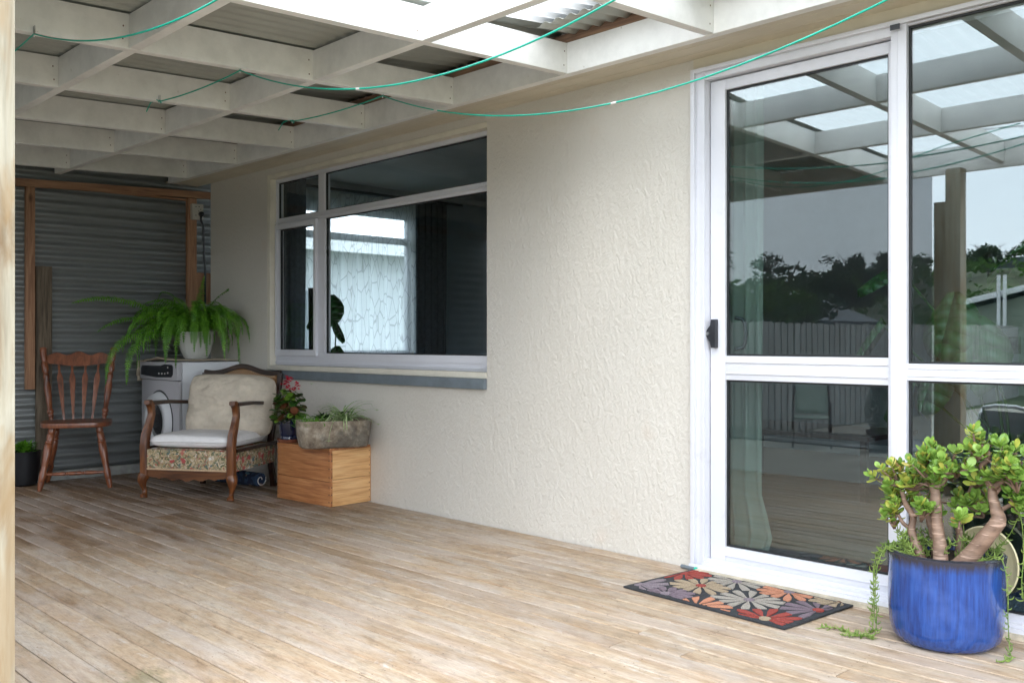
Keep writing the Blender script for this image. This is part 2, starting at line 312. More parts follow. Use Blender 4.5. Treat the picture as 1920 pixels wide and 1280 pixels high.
# blue glaze: dark rim runs into streaky cobalt
m, nt, bs = newmat('blue_glaze'); M['blueglaze'] = m
v = coords(nt, 'Object', (22, 22, 1.6)); f = tnoise(nt, v, 4, 5, .65)
v2 = coords(nt, 'Object'); g2 = tnoise(nt, v2, 7, 4, .6)
c = ramp(nt, f, [(.30, (.004, .022, .12)), (.52, (.008, .048, .235)), (.75, (.02, .085, .33))])
c = mixc(nt, c, (.06, .12, .36), mixc(nt, (0, 0, 0), ramp(nt, g2, [(.5, 0.), (.7, 1.)]), .4))
sz = N(nt, 'ShaderNodeSeparateXYZ'); nt.links.new(N(nt, 'ShaderNodeTexCoord').outputs['Object'], sz.inputs[0])
ma = N(nt, 'ShaderNodeMath', operation='MULTIPLY_ADD'); nt.links.new(f, ma.inputs[0]); ma.inputs[1].default_value = -.045; nt.links.new(sz.outputs['Z'], ma.inputs[2])
c = mixc(nt, c, (.022, .022, .034), ramp(nt, ma.outputs[0], [(.238, 0.), (.268, 1.)]))
spk = ramp(nt, tnoise(nt, v2, 48, 2), [(.76, 0.), (.79, 1.)]); c = mixc(nt, c, (.5, .55, .65), mixc(nt, (0, 0, 0), spk, .6))
nt.links.new(c, bs.inputs['Base Color']); bs.inputs['Roughness'].default_value = .2; bs.inputs['Coat Weight'].default_value = .4
bump(nt, bs, f, .08, .003)
# trough: pocked pale stone with dark lichen
m, nt, bs = newmat('hypertufa'); M['stone'] = m
v = coords(nt, 'Object'); f = tnoise(nt, v, 9, 7, .7); g2 = tnoise(nt, v, 4.2, 5, .6)
c = ramp(nt, f, [(.35, (.12, .09, .065)), (.5, (.27, .22, .165)), (.66, (.46, .42, .35))])
c = mixc(nt, c, (.055, .045, .035), mixc(nt, (0, 0, 0), ramp(nt, g2, [(.50, 0.), (.60, 1.)]), .75))
nt.links.new(c, bs.inputs['Base Color']); bs.inputs['Roughness'].default_value = .95; bump(nt, bs, tnoise(nt, v, 55, 5, .7), .9, .006)
# floral upholstery
m, nt, bs = newmat('floral_fabric'); M['floral'] = m
v0 = coords(nt, 'Object'); wn_ = N(nt, 'ShaderNodeTexNoise'); wn_.inputs['Scale'].default_value = 28; wn_.inputs['Detail'].default_value = 3; nt.links.new(v0, wn_.inputs['Vector'])
va_ = N(nt, 'ShaderNodeVectorMath', operation='MULTIPLY_ADD'); nt.links.new(wn_.outputs['Color'], va_.inputs[0]); va_.inputs[1].default_value = (.07, .07, .07); nt.links.new(v0, va_.inputs[2]); v = va_.outputs[0]
vo = N(nt, 'ShaderNodeTexVoronoi'); vo.inputs['Scale'].default_value = 80; vo.inputs['Randomness'].default_value = 1; nt.links.new(v, vo.inputs['Vector'])
sc = N(nt, 'ShaderNodeSeparateColor'); nt.links.new(vo.outputs['Color'], sc.inputs[0])
c = ramp(nt, sc.outputs[0], [(0, (.12, .12, .06)), (.14, (.30, .23, .12)), (.30, (.48, .36, .22)), (.44, (.17, .17, .10)), (.54, (.42, .33, .22)), (.68, (.30, .12, .08)), (.76, (.30, .26, .16)), (.85, (.55, .46, .36)), (.94, (.10, .14, .13))], 'CONSTANT')
vb = N(nt, 'ShaderNodeTexVoronoi'); vb.inputs['Scale'].default_value = 15; vb.inputs['Randomness'].default_value = .5; nt.links.new(v, vb.inputs['Vector'])
wob = tnoise(nt, v, 40, 3)
dm = N(nt, 'ShaderNodeMath', operation='MULTIPLY_ADD'); nt.links.new(wob, dm.inputs[0]); dm.inputs[1].default_value = .35; nt.links.new(vb.outputs['Distance'], dm.inputs[2])
s2 = N(nt, 'ShaderNodeSeparateColor'); nt.links.new(vb.outputs['Color'], s2.inputs[0])
bl = ramp(nt, s2.outputs[1], [(0, (.38, .06, .06)), (.5, (.07, .13, .16)), (.72, (.62, .60, .56)), (.85, (.42, .12, .09))], 'CONSTANT')
c = mixc(nt, c, bl, ramp(nt, dm.outputs[0], [(.46, .95), (.52, 0.)]))
nt.links.new(c, bs.inputs['Base Color']); bs.inputs['Roughness'].default_value = .9
m, nt, bs = newmat('rug_fabric'); M['rug'] = m
v = coords(nt, 'Object'); vo = N(nt, 'ShaderNodeTexVoronoi'); vo.inputs['Scale'].default_value = 40; nt.links.new(v, vo.inputs['Vector'])
sc = N(nt, 'ShaderNodeSeparateColor'); nt.links.new(vo.outputs['Color'], sc.inputs[0])
nt.links.new(ramp(nt, sc.outputs[0], [(0, (.015, .025, .06)), (.5, (.03, .06, .12)), (.75, (.25, .16, .12)), (.85, (.02, .03, .05)), (.93, (.10, .2, .28))], 'CONSTANT'), bs.inputs['Base Color']); bs.inputs['Roughness'].default_value = .95
# mat
M['matrubber'] = plain('black_mat_rubber', (.022, .025, .03), .75, .3, 60, .5)
MP = {k: plain('mat_' + k, c, .95, .22, 220, .9) for k, c in dict(red=(.36, .06, .045), lilac=(.27, .22, .25), tan=(.44, .34, .23), pale=(.42, .38, .33), peach=(.62, .27, .16), purple=(.22, .165, .20)).items()}
M['disc'] = plain('cream_enamel', (.56, .51, .31), .4, .05, 6, .03)
M['fence'] = wood('weathered_paling', (.20, .20, .195), (.36, .36, .35), (.48, .48, .47), 2, .85, 12, 2)
M['concrete'] = plain('patio_concrete', (.34, .33, .29), .8, .15, 3, .15, space='World')
M['grass'] = plain('lawn', (.06, .09, .03), .95, .4, 12, .6, space='World')
M['greenhouse'] = plain('sage_weatherboard', (.21, .25, .19), .6, .06, 3, 0)
M['darkroof'] = plain('dark_roofing', (.05, .06, .075), .5, .2, 4, 0)
M['whitetrim'] = plain('white_trim', (.7, .72, .74), .5, .05, 4, 0)
M['brick'] = plain('brown_brick', (.13, .085, .07), .9, .2, 10, 0)
M['hill'] = plain('hill_scrub', (.06, .075, .035), .95, .5, .3, .4, space='World')
M['sling'] = plain('charcoal_sling', (.06, .055, .05), .7, .2, 20, .1)
M['rotor'] = plain('black_glass_top', (.015, .017, .02), .04, .1, 2, 0)
M['palegreen'] = plain('pale_green_cushion', (.35, .42, .36), .9, .1, 5, 0)
M['neigh'] = plain('white_weatherboard', (.62, .65, .68), .6, .05, 3, 0)
M['art'] = plain('picture_print', (.16, .18, .15), .6, .9, 14, 0)

# ------------------------------------------------------------------ geometry helpers
class G:
    def __init__(s): s.v = []; s.f = []
    def add(s, vs, fs):
        o = len(s.v); s.v += [tuple(x) for x in vs]; s.f += [tuple(o + i for i in f) for f in fs]; return s
    def box(s, x0, x1, y0, y1, z0, z1, mt=None):
        vs = [Vector((x, y, z)) for x in (x0, x1) for y in (y0, y1) for z in (z0, z1)]
        if mt: vs = [mt @ v for v in vs]
        return s.add(vs, [(0, 1, 3, 2), (4, 6, 7, 5), (0, 4, 5, 1), (2, 3, 7, 6), (0, 2, 6, 4), (1, 5, 7, 3)])
    def tube(s, pts, rad, n=8, cap=True, flat=None):
        pts = [Vector(p) for p in pts]; k = len(pts)
        if not isinstance(rad, (list, tuple)): rad = [rad] * k
        vs = []; prev = None
        for i, p in enumerate(pts):
            t = (pts[min(i + 1, k - 1)] - pts[max(i - 1, 0)]).normalized()
            if prev is None:
                a = Vector((0, 0, 1)) if abs(t.z) < .9 else Vector((1, 0, 0)); u = t.cross(a).normalized()
            else: u = (prev - t * prev.dot(t)).normalized()
            prev = u; w = t.cross(u)
            for j in range(n):
                q = 2 * math.pi * j / n
                vs.append(p + (u * math.cos(q) + w * math.sin(q)) * rad[i])
        fs = [(i * n + j, i * n + (j + 1) % n, (i + 1) * n + (j + 1) % n, (i + 1) * n + j) for i in range(k - 1) for j in range(n)]
        if cap: fs += [tuple(reversed(range(n))), tuple(range((k - 1) * n, k * n))]
        return s.add(vs, fs)
    def lathe(s, p0, p1, prof, n=14):       # prof = [(t 0..1, radius)]
        p0, p1 = Vector(p0), Vector(p1); d = p1 - p0; t = d.normalized()
        a = Vector((0, 1, 0)) if abs(t.y) < .9 else Vector((1, 0, 0)); u = t.cross(a).normalized(); w = t.cross(u)
        vs = [p0 + d * q + (u * math.cos(2 * math.pi * j / n) + w * math.sin(2 * math.pi * j / n)) * r for q, r in prof for j in range(n)]
        k = len(prof)
        fs = [(i * n + j, (i + 1) * n + j, (i + 1) * n + (j + 1) % n, i * n + (j + 1) % n) for i in range(k - 1) for j in range(n)]
        fs += [tuple(range(n)), tuple(reversed(range((k - 1) * n, k * n)))]
        return s.add(vs, fs)
    def prism(s, poly, fn, d0, d1):         # poly in (a,b); fn(a,b,d) -> xyz
        n = len(poly); vs = [fn(a, b, d0) for a, b in poly] + [fn(a, b, d1) for a, b in poly]
        return s.add(vs, [tuple(range(n)), tuple(reversed(range(n, 2 * n)))] + [(i, n + i, n + (i + 1) % n, (i + 1) % n) for i in range(n)])
    def sweep(s, pts, w, h, side):          # rectangular section swept along pts; side = width direction
        pts = [Vector(p) for p in pts]; side = Vector(side).normalized(); k = len(pts); vs = []
        for i, p in enumerate(pts):
            t = (pts[min(i + 1, k - 1)] - pts[max(i - 1, 0)]).normalized(); nn = t.cross(side).normalized()
            ww = w[i] if isinstance(w, (list, tuple)) else w; hh = h[i] if isinstance(h, (list, tuple)) else h
            c = .28
            for a, b in ((-1, -1 + c), (-1 + c, -1), (1 - c, -1), (1, -1 + c), (1, 1 - c), (1 - c, 1), (-1 + c, 1), (-1, 1 - c)):
                vs.append(p + side * a * ww / 2 + nn * b * hh / 2)
        n = 8
        fs = [(i * n + j, i * n + (j + 1) % n, (i + 1) * n + (j + 1) % n, (i + 1) * n + j) for i in range(k - 1) for j in range(n)]
        fs += [tuple(reversed(range(n))), tuple(range((k - 1) * n, k * n))]
        return s.add(vs, fs)
    def grid(s, nu, nv, fn):
        vs = [fn(i / nu, j / nv) for i in range(nu + 1) for j in range(nv + 1)]
        return s.add(vs, [(i * (nv + 1) + j, (i + 1) * (nv + 1) + j, (i + 1) * (nv + 1) + j + 1, i * (nv + 1) + j + 1) for i in range(nu) for j in range(nv)])
    def build(s, name, m, parent=None, bevel=0, smooth=False, solid=0, kind=None, label=None):
        me = bpy.data.meshes.new(name); me.from_pydata(s.v, [], s.f); me.validate()
        bm = bmesh.new(); bm.from_mesh(me); bmesh.ops.recalc_face_normals(bm, faces=bm.faces)
        if bevel: bmesh.ops.bevel(bm, geom=[e for e in bm.edges if len(e.link_faces) == 2 and e.calc_face_angle(0) > .6], offset=bevel, segments=2, profile=.7, affect='EDGES', clamp_overlap=True)
        bm.to_mesh(me); bm.free()
        if smooth: me.shade_smooth()
        if smooth == 'auto': 
            try: me.set_sharp_from_angle(angle=R(38))
            except Exception: pass
        me.materials.append(m)
        o = bpy.data.objects.new(name, me); COL.objects.link(o)
        if parent: o.parent = parent
        if solid:
            md = o.modifiers.new('thickness', 'SOLIDIFY'); md.thickness = solid; md.offset = 0
        if kind: o['kind'] = kind
        if label: o['label'] = label
        return o
def thing(name, label, cat, loc=(0, 0, 0), rz=0, group=None):
    o = bpy.data.objects.new(name, None); COL.objects.link(o); o.location = loc; o.rotation_euler = (0, 0, rz)
    o.empty_display_size = .1; tag(o, label, cat, group); return o
def tag(o, label, cat, group=None):
    o['label'] = label; o['category'] = cat
    if group: o['group'] = group
    return o
def box(name, m, parent, a, bevel=0, **k): return G().box(*a).build(name, m, parent, bevel, smooth='auto' if bevel else False, **k)
def share(src, parent, mtx, name=None):
    o = src.copy(); COL.objects.link(o); o.parent = parent; o.matrix_local = mtx; return o
def lerp(a, b, t): return a + (b - a) * t

# ================================================================== SETTING
# ground
G().box(-140, 60, -140, 70, -2.2, -.5).build('ground', M['grass'], kind='structure')
G().box(-8.2, 6, -19, -2.86, -.49, -.484).build('patio', M['concrete'], kind='structure')
# hill
def hz(x, y):
    d = min(1, max(0, (-y - 42) / 75)); d = d * d * (3 - 2 * d)
    return -.65 + d * 9.6 + 1.6 * d * noise.noise(Vector((x * .02, y * .02, 0)))
def hf(u, v):
    x = lerp(-230, 150, u); y = lerp(-260, -40, v); return (x, y, hz(x, y))
G().grid(50, 50, hf).build('hill', M['hill'], smooth=True, kind='structure')
# deck
deck = bpy.data.objects.new('deck', None); COL.objects.link(deck); deck['kind'] = 'structure'
P = .0922; y = -.012; rows = 0
prof = [(-.0435, -.02), (-.0435, -.0045), (-.0400, 0), (-.0155, .0006), (.0155, .0006), (.0400, 0), (.0435, -.0045), (.0435, -.02)]
while y - .087 > -2.88:
    yc = y - .0435; x = -7.26; first = True
    joints = []
    xx = -7.26 + random.uniform(.6, 3.4)
    while xx < .9: joints.append(xx); xx += random.choice([2.1, 2.7, 3.3, 3.9]) + random.uniform(-.1, .1)
    ends = [-7.26] + joints + [1.0]
    for a, b in zip(ends, ends[1:]):
        L = b - a - .0025; zz = random.uniform(-.0012, .0008); vs = []
        for q in (0, L):
            vs += [(q - L / 2, py + (random.uniform(-.0005, .0005)), pz) for py, pz in prof]
        n = len(prof)
        g = G().add(vs, [tuple(reversed(range(n))), tuple(range(n, 2 * n))] + [(i, i + 1, n + i + 1, n + i) for i in range(n - 1)] + [(n - 1, 0, n, 2 * n - 1)])
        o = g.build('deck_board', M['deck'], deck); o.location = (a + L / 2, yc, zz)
    y -= P; rows += 1
deck_edge = y + .005
for k in range(17): 
    box('joist', M['oldwood'], deck, (-7.2 + k * .48, -7.155 + k * .48, -2.86, 0, -.17, -.022))
box('fascia_board', M['packer'], deck, (-7.26, 1.0, -2.905, -2.878, -.21, -.024))
for k in range(6): box('pile', M['oldwood'], deck, (-7 + k * 1.5, -6.9 + k * 1.5, -2.8, -2.7, -.5, -.171))
# deck screws / nail heads, too small to pick apart
g = G()
for r in range(rows):
    yc = -.012 - P * r - .0435
    for k in range(17):
        for s_ in (-.022, .022):
            cx = -7.178 + k * .48 + random.uniform(-.006, .006); cy = yc + s_ + random.uniform(-.003, .003)
            g.add([(cx + .0028 * math.cos(q * 1.047), cy + .0028 * math.sin(q * 1.047), .0016) for q in range(6)], [tuple(range(6))])
g.build('nail_heads', M['nail'], deck, kind='stuff')

# ------------------------------------------------------------------ HOUSE
house = thing('house', 'cream stucco house wall with white window and glass sliding door onto the deck', 'house')
WT = .12
g = G()
g.box(-7.115, -6.24, 0, WT, -.5, 2.45)
g.box(-6.24, -3.876, 0, WT, -.5, .795); g.box(-6.24, -3.876, 0, WT, 2.20, 2.45)
g.box(-3.876, -2.513, 0, WT, -.5, 2.45)
g.box(-2.513, -.40, 0, WT, -.5, -.03)
g.box(-.40, 1.6, 0, WT, -.5, 2.45)
g.build('stucco_wall', M['stucco'], house)
box('door_head_panel', M['cream'], house, (-2.513, -.40, -.004, WT, 2.195, 2.45))
# end wall with a window, rear and right walls (stucco too)
EY0, EY1, EZ0, EZ1 = .34, 1.93, .87, 2.16
g = G()
g.box(-7.115, -6.995, WT, EY0, -.5, 2.45); g.box(-7.115, -6.995, EY0, EY1, -.5, EZ0); g.box(-7.115, -6.995, EY0, EY1, EZ1, 2.45); g.box(-7.115, -6.995, EY1, 4.6, -.5, 2.45)
g.box(-6.995, 1.6, 4.48, 4.6, -.5, 2.45); g.box(1.48, 1.6, WT, 4.48, -.5, 2.45)
g.build('outer_wall', M['stucco'], house)
# interior
g = G(); g.box(-6.995, 1.48, WT, 4.48, 2.36, 2.40); g.build('room_ceiling', M['inceil'], house)
g = G(); g.box(-6.995, 1.48, WT + .001, 4.48, -.06, .012); g.build('carpet', M['carpet'], house)
g = G()
g.box(-6.994, -6.98, WT, EY0, .013, 2.359); g.box(-6.994, -6.98, EY0, EY1, .013, EZ0); g.box(-6.994, -6.98, EY0, EY1, EZ1, 2.359); g.box(-6.994, -6.98, EY1, 4.46, .013, 2.359)
g.box(-6.98, 1.46, 4.46, 4.479, .013, 2.359); g.box(1.461, 1.479, WT, 4.46, .013, 2.359)
g.build('room_lining', M['inwall'], house)
box('skirting', M['alu'], house, (-6.98, 1.46, 4.44, 4.459, .013, .11))
box('cornice', M['inceil'], house, (-6.979, -6.93, WT + .01, 4.45, 2.31, 2.358))
# room window frame in the end wall
ew = G()
ew.box(-7.08, -7.03, EY0, EY0 + .05, EZ0, EZ1).box(-7.08, -7.03, EY1 - .05, EY1, EZ0, EZ1)
ew.box(-7.08, -7.03, EY0 + .05, EY1 - .05, EZ0, EZ0 + .05).box(-7.08, -7.03, EY0 + .05, EY1 - .05, EZ1 - .05, EZ1)
ew.box(-7.079, -7.031, EY0 + .05, EY1 - .05, 1.88, 1.94); ym = .97
ew.box(-7.078, -7.032, ym - .035, ym + .035, EZ0 + .05, EZ1 - .05)
wn = ew.build('window', M['alu'], house, bevel=.003, smooth='auto')
for a, b in ((EY0 + .05, ym - .035), (ym + .035, EY1 - .05)):
    for c_, d_ in ((EZ0 + .05, 1.88), (1.94, EZ1 - .05)):
        box('pane', M['glass_win'], wn, (-7.058, -7.052, a, b, c_, d_))
box('sill', M['alu'], wn, (-7.03, -6.93, EY0 - .02, EY1 + .02, EZ0 - .03, EZ0 - .001), .003)
# eaves
box('soffit', M['cream'], house, (-7.35, 1.9, -.262, -.001, 2.245, 2.257))
for i, yy in enumerate((-.075, -.16)): box('soffit_batten', M['cream'], house, (-7.35, 1.9, yy - .004, yy + .004, 2.2435, 2.2452))
g = G()
def hroof(u, v): 
    x = lerp(-7.6, 2.1, u); y_ = lerp(-.56, 2.3, v); return (x, y_, 2.52 + .35 * (y_ + .56) + .009 * math.sin(2 * math.pi * x / .076))
g.grid(127 * 6, 2, hroof)
def hroof2(u, v):
    x = lerp(-7.6, 2.1, u); y_ = lerp(2.3, 5.0, v); return (x, y_, 3.521 - .35 * (y_ - 2.3) + .009 * math.sin(2 * math.pi * x / .076))
g.grid(127 * 6, 2, hroof2)
g.build('roof', M['ironroof'], house, smooth=True, solid=.001)
box('fascia', M['paint_x'], house, (-7.35, 1.9, -.215, -.195, 2.26, 2.50))
box('gable_board', M['paint_y'], house, (-7.36, -7.352, -.25, 4.9, 2.25, 2.5))

# ---- front window
win = bpy.data.objects.new('window', None); COL.objects.link(win); win.parent = house
def frame_rect(g, x0, x1, z0, z1, w, y0, y1, wb=None, wt=None):
    wb = w if wb is None else wb; wt = w if wt is None else wt
    g.box(x0, x0 + w, y0, y1, z0, z1).box(x1 - w, x1, y0, y1, z0, z1)
    g.box(x0 + w, x1 - w, y0, y1, z0, z0 + wb).box(x0 + w, x1 - w, y0, y1, z1 - wt, z1); return g
g = G(); g.box(-6.24, -6.203, .002, .115, .80, 2.20).box(-6.203, -3.877, .002, .115, 2.168, 2.199)
g.build('lining', M['lining'], win, bevel=.002, smooth='auto')
g = G(); frame_rect(g, -6.202, -3.878, .832, 2.167, .022, .050, .100, wb=.088, wt=.027)
g.box(-6.180, -3.90, .051, .099, 1.833, 1.884)
g.box(-5.652, -5.560, .052, .098, .920, 1.833).box(-5.642, -5.566, .052, .098, 1.884, 2.14)
fr = g.build('window_frame', M['alu'], win, bevel=.0025, smooth='auto')
g = G(); g.box(-6.20, -3.88, .046, .052, .875, .879).box(-6.20, -3.88, .040, .052, .846, .852).box(-6.202, -3.88, .040, .0505, 1.850, 1.856)
g.build('frame_rib', M['alu'], win)
g = G(); frame_rect(g, -6.185, -5.648, .90, 1.836, .028, .032, .062, wb=.042, wt=.034)
g.build('sash', M['alu'], win, bevel=.003, smooth='auto')
g = G()
for (a, b, c_, d_) in ((-6.158, -5.676, .941, 1.803), (-6.180, -5.642, 1.884, 2.14), (-5.566, -3.90, 1.884, 2.14), (-5.56, -3.90, .92, 1.833)):
    frame_rect(g, a, b, c_, d_, .007, .064, .078)
g.build('glazing_seal', M['seal'], win)
for (a, b, c_, d_) in ((-6.151, -5.683, .948, 1.796), (-6.173, -5.649, 1.891, 2.133), (-5.559, -3.907, 1.891, 2.133), (-5.553, -3.907, .927, 1.826)):
    box('pane', M['glass_win'], win, (a, b, .068, .074, c_, d_))
box('timber_sill', M['lining'], win, (-6.203, -3.878, -.004, .0495, .797, .831), .004)
box('painted_sill', M['sillgrey'], win, (-6.30, -3.874, -.028, -.0005, .738, .796), .006)
g = G().box(-3.985, -3.91, .030, .0495, 1.857, 1.868); g.build('stay', M['alu'], win)

# ---- sliding door
door = bpy.data.objects.new('sliding_door', None); COL.objects.link(door); door.parent = house
g = G()
g.box(-2.512, -2.492, -.030, .118, -.004, 2.193).box(-2.492, -2.462, -.012, .118, -.004, 2.193).box(-2.462, -2.446, -.018, .118, -.004, 2.193)
g.box(-.42, -.402, -.030, .118, .0, 2.193)
g.box(-2.446, -1.613, -.012, .118, 2.142, 2.193).box(-2.492, -2.446, -.029, -.0125, 2.176, 2.193).box(-2.446, -.42, -.030, -.0125, 2.176, 2.193)
g.box(-1.613, -.42, -.012, .118, 2.172, 2.1755)
g.build('door_frame', M['alu'], door, bevel=.002, smooth='auto')
g = G(); g.box(-2.446, -.42, -.040, .118, .018, .042).box(-2.50, -.42, -.058, -.0405, -.002, .030).box(-2.446, -.42, .004, .010, .042, .052)
g.build('threshold', M['alu'], door, bevel=.002, smooth='auto')
# sliding leaf (set back)
YL = .022
g = G(); g.box(-2.440, -2.366, YL, YL + .04, .044, 2.136).box(-1.640, -1.575, YL, YL + .04, .044, 2.136)
g.box(-2.366, -1.640, YL + .001, YL + .039, .044, .112).box(-2.366, -1.640, YL + .001, YL + .039, 2.090, 2.136).box(-2.366, -1.640, YL + .001, YL + .039, .834, .938)
g.box(-2.364, -1.642, YL - .004, YL + .001, .860, .864).box(-2.364, -1.642, YL - .004, YL + .001, .908, .912).box(-2.364, -1.642, YL - .003, YL + .001, .072, .076)
g.build('sliding_leaf', M['alu'], door, bevel=.003, smooth='auto')
g = G(); frame_rect(g, -2.366, -1.64, .112, .834, .008, YL + .012, YL + .028); frame_rect(g, -2.366, -1.64, .938, 2.09, .008, YL + .012, YL + .028)
frame_rect(g, -1.554, -.47, .066, .856, .008, .004, .02); frame_rect(g, -1.554, -.47, .918, 2.168, .008, .004, .02)
g.build('glazing_seal', M['seal'], door)
box('pane', M['glass'], door, (-2.358, -1.648, YL + .017, YL + .023, .120, .826)); box('pane', M['glass'], door, (-2.358, -1.648, YL + .017, YL + .023, .946, 2.082))
# fixed leaf (to the front)
g = G(); g.box(-1.613, -1.554, -.016, .0215, .042, 2.176)
g.box(-1.554, -.47, -.010, .0215, .042, .066).box(-1.554, -.47, -.010, .0215, .856, .918).box(-1.554, -.47, -.010, .0215, 2.168, 2.1715).box(-.47, -.42, -.010, .0215, .042, 2.1715)
g.box(-1.552, -.47, -.013, -.010, .872, .875).box(-1.552, -.47, -.013, -.010, .899, .902).box(-1.590, -1.587, -.0175, -.016, .042, 2.17)
g.build('fixed_leaf', M['alu'], door, bevel=.0025, smooth='auto')
box('pane', M['glass'], door, (-1.546, -.478, .009, .015, .074, .848)); box('pane', M['glass'], door, (-1.546, -.478, .009, .015, .926, 2.160))
box('corner_cap', M['blackplastic'], door, (-1.608, -1.572, -.034, -.0305, 2.156, 2.176))
# handle: D-shaped flared lock plate plus inner pull seen through the glass
hx = -2.425
pl = [(.012, -.062), (.012, .062), (-.010, .062), (-.014, .036), (-.031, .016), (-.036, 0), (-.031, -.016), (-.014, -.036), (-.010, -.062)]
g = G().prism(pl, lambda a, b, d: (hx + a + .012, d, 1.034 + b), YL - .026, YL - .0005); hd = g.build('handle', M['blackplastic'], door, bevel=.003, smooth='auto')
G().lathe((hx - .012, YL - .031, 1.034), (hx - .012, YL - .025, 1.034), [(0, .007), (1, .008)]).build('lock_cylinder', M['steel'], door)
pts = [(-2.352, .075, 1.103), (-2.330, .10, 1.098), (-2.316, .10, 1.075), (-2.312, .10, 1.035), (-2.316, .10, .995), (-2.330, .10, .972), (-2.352, .075, .967)]
G().tube(pts, .0085, 8).build('inner_pull', M['blackplastic'], door, smooth=True)
box('foot_nib', M['nib'], house, (-2.45, -.40, -.082, -.0585, .0, .016))

# ------------------------------------------------------------------ PERGOLA
perg = thing('pergola', 'white painted timber pergola roofed in grey iron and clear corrugated sheets', 'pergola')
ZB = lambda y_: 2.24 + .04 * (y_ + .265)
def rafter(x1, name='rafter'):
    g = G(); a, b = -.2665, -2.899; vs = []
    for y_ in (a, b):
        vs += [(x1 - .045, y_, ZB(y_)), (x1, y_, ZB(y_)), (x1, y_, ZB(y_) + .14), (x1 - .045, y_, ZB(y_) + .14)]
    g.add(vs, [(0, 1, 2, 3), (4, 7, 6, 5), (0, 4, 5, 1), (1, 5, 6, 2), (2, 6, 7, 3), (3, 7, 4, 0)])
    return g.build(name, M['paint_y'], perg, bevel=.0025, smooth='auto')
RX = [-6.97, -6.185, -5.43, -4.645, -3.842, -3.032, -2.228, -1.43, -.63, .17]
for x1 in RX: rafter(x1)
box('ledger', M['paint_x'], perg, (-7.30, 1.4, -.2645, -.219, 2.238, 2.382), .0025)
for yy, dz in ((-1.118, 0), (-1.972, 0)):
    for a, b in zip([-7.28] + RX, RX + [.97]):
        j = random.uniform(-.004, .004)
        box('blocking', M['paint_x'], perg, (a + .001, b - .046, yy, yy + .045, ZB(yy) + .002, ZB(yy) + .138), .0025)
box('outer_beam', M['paint_x'], perg, (-7.3, 1.0, -2.945, -2.900, ZB(-2.9) - .03, ZB(-2.9) + .14), .003)
box('packer', M['packer'], perg, (-7.2, 1.2, -.262, -.224, 2.3835, 2.425))
# nails on the rafter ends and ledger
g = G()
for x1 in RX:
    for yy in (-1.118, -1.972, -.265):
        for dz in (.035, .095):
            cx, cy, cz = x1 + .0012, yy - .022 + random.uniform(-.006, .003), ZB(yy) + dz + random.uniform(-.01, .01)
            g.add([(cx, cy + .0032 * math.cos(q * 1.047), cz + .0042 * math.sin(q * 1.047)) for q in range(6)], [tuple(range(6))])
g.build('nail_heads', M['nail'], perg, kind='stuff')
# roofing
def zs(y_):
    base = ZB(y_) + .153
    return base + max(0, y_ + 1.15) * .055
def sheet(x0, x1, name, m, ya=-2.98, yb=-.20, dz=0):
    n = max(6, int((x1 - x0) / .076 * 8)); ys = [ya, -1.15, yb] if ya < -1.15 else [ya, yb]; vs = []; fs = []
    for i in range(n + 1):
        x = lerp(x0, x1, i / n)
        for y_ in ys: vs.append((x, y_, zs(y_) + dz + .0085 * math.sin(2 * math.pi * (x + 7.3) / .076)))
    k = len(ys)
    fs = [(i * k + j, (i + 1) * k + j, (i + 1) * k + j + 1, i * k + j + 1) for i in range(n) for j in range(k - 1)]
    return G().add(vs, fs).build(name, m, perg, smooth=True, solid=.0009 if m is not M['clear'] else 0)
xs = [-7.34, -6.50, -5.66, -4.82, -3.98, -3.055]
for i, (a, b) in enumerate(zip(xs, xs[1:])): sheet(a, b + .04, 'iron_sheet', M['ironroof'], dz=.001 * (i % 2))
xs = [-3.055, -2.20, -1.34, -.48, .45]
for i, (a, b) in enumerate(zip(xs, xs[1:])): sheet(a, b + .03, 'clear_sheet', M['clear'], dz=.0012 * (i % 2))
sheet(-3.0, .45, 'iron_flashing', M['ironroof'], ya=-.50, yb=-.225, dz=-.022)
# posts
def post(x, y_, top, w=.096):
    g = G().box(-w / 2, w / 2, -w / 2, w / 2, 0, top + .5); o = g.build('post', M['postwood'], perg, bevel=.004, smooth='auto'); o.location = (x, y_, -.5); return o
post(-2.508, -2.848, 2.12)
post(-6.9, -2.848, 2.12); post(.9, -2.848, 2.12)
box('packing_stud', M['postwood'], perg, (-2.69, -2.60, -2.998, -2.946, -.5, 1.93), .004)
# hook hanging under the pergola (seen reflected)
hk = thing('hook', 'black iron hook hanging from a pergola rafter near the door', 'hook', (-1.45, -1.75, 2.10))
G().tube([(0, 0, .08), (0, 0, .02), (.012, 0, .005), (.012, 0, -.015), (0, 0, -.03), (0, 0, -.07), (.01, 0, -.085), (.022, 0, -.08), (.026, 0, -.065)], .0035, 6).build('hook_wire', M['blackplastic'], hk, smooth=True)

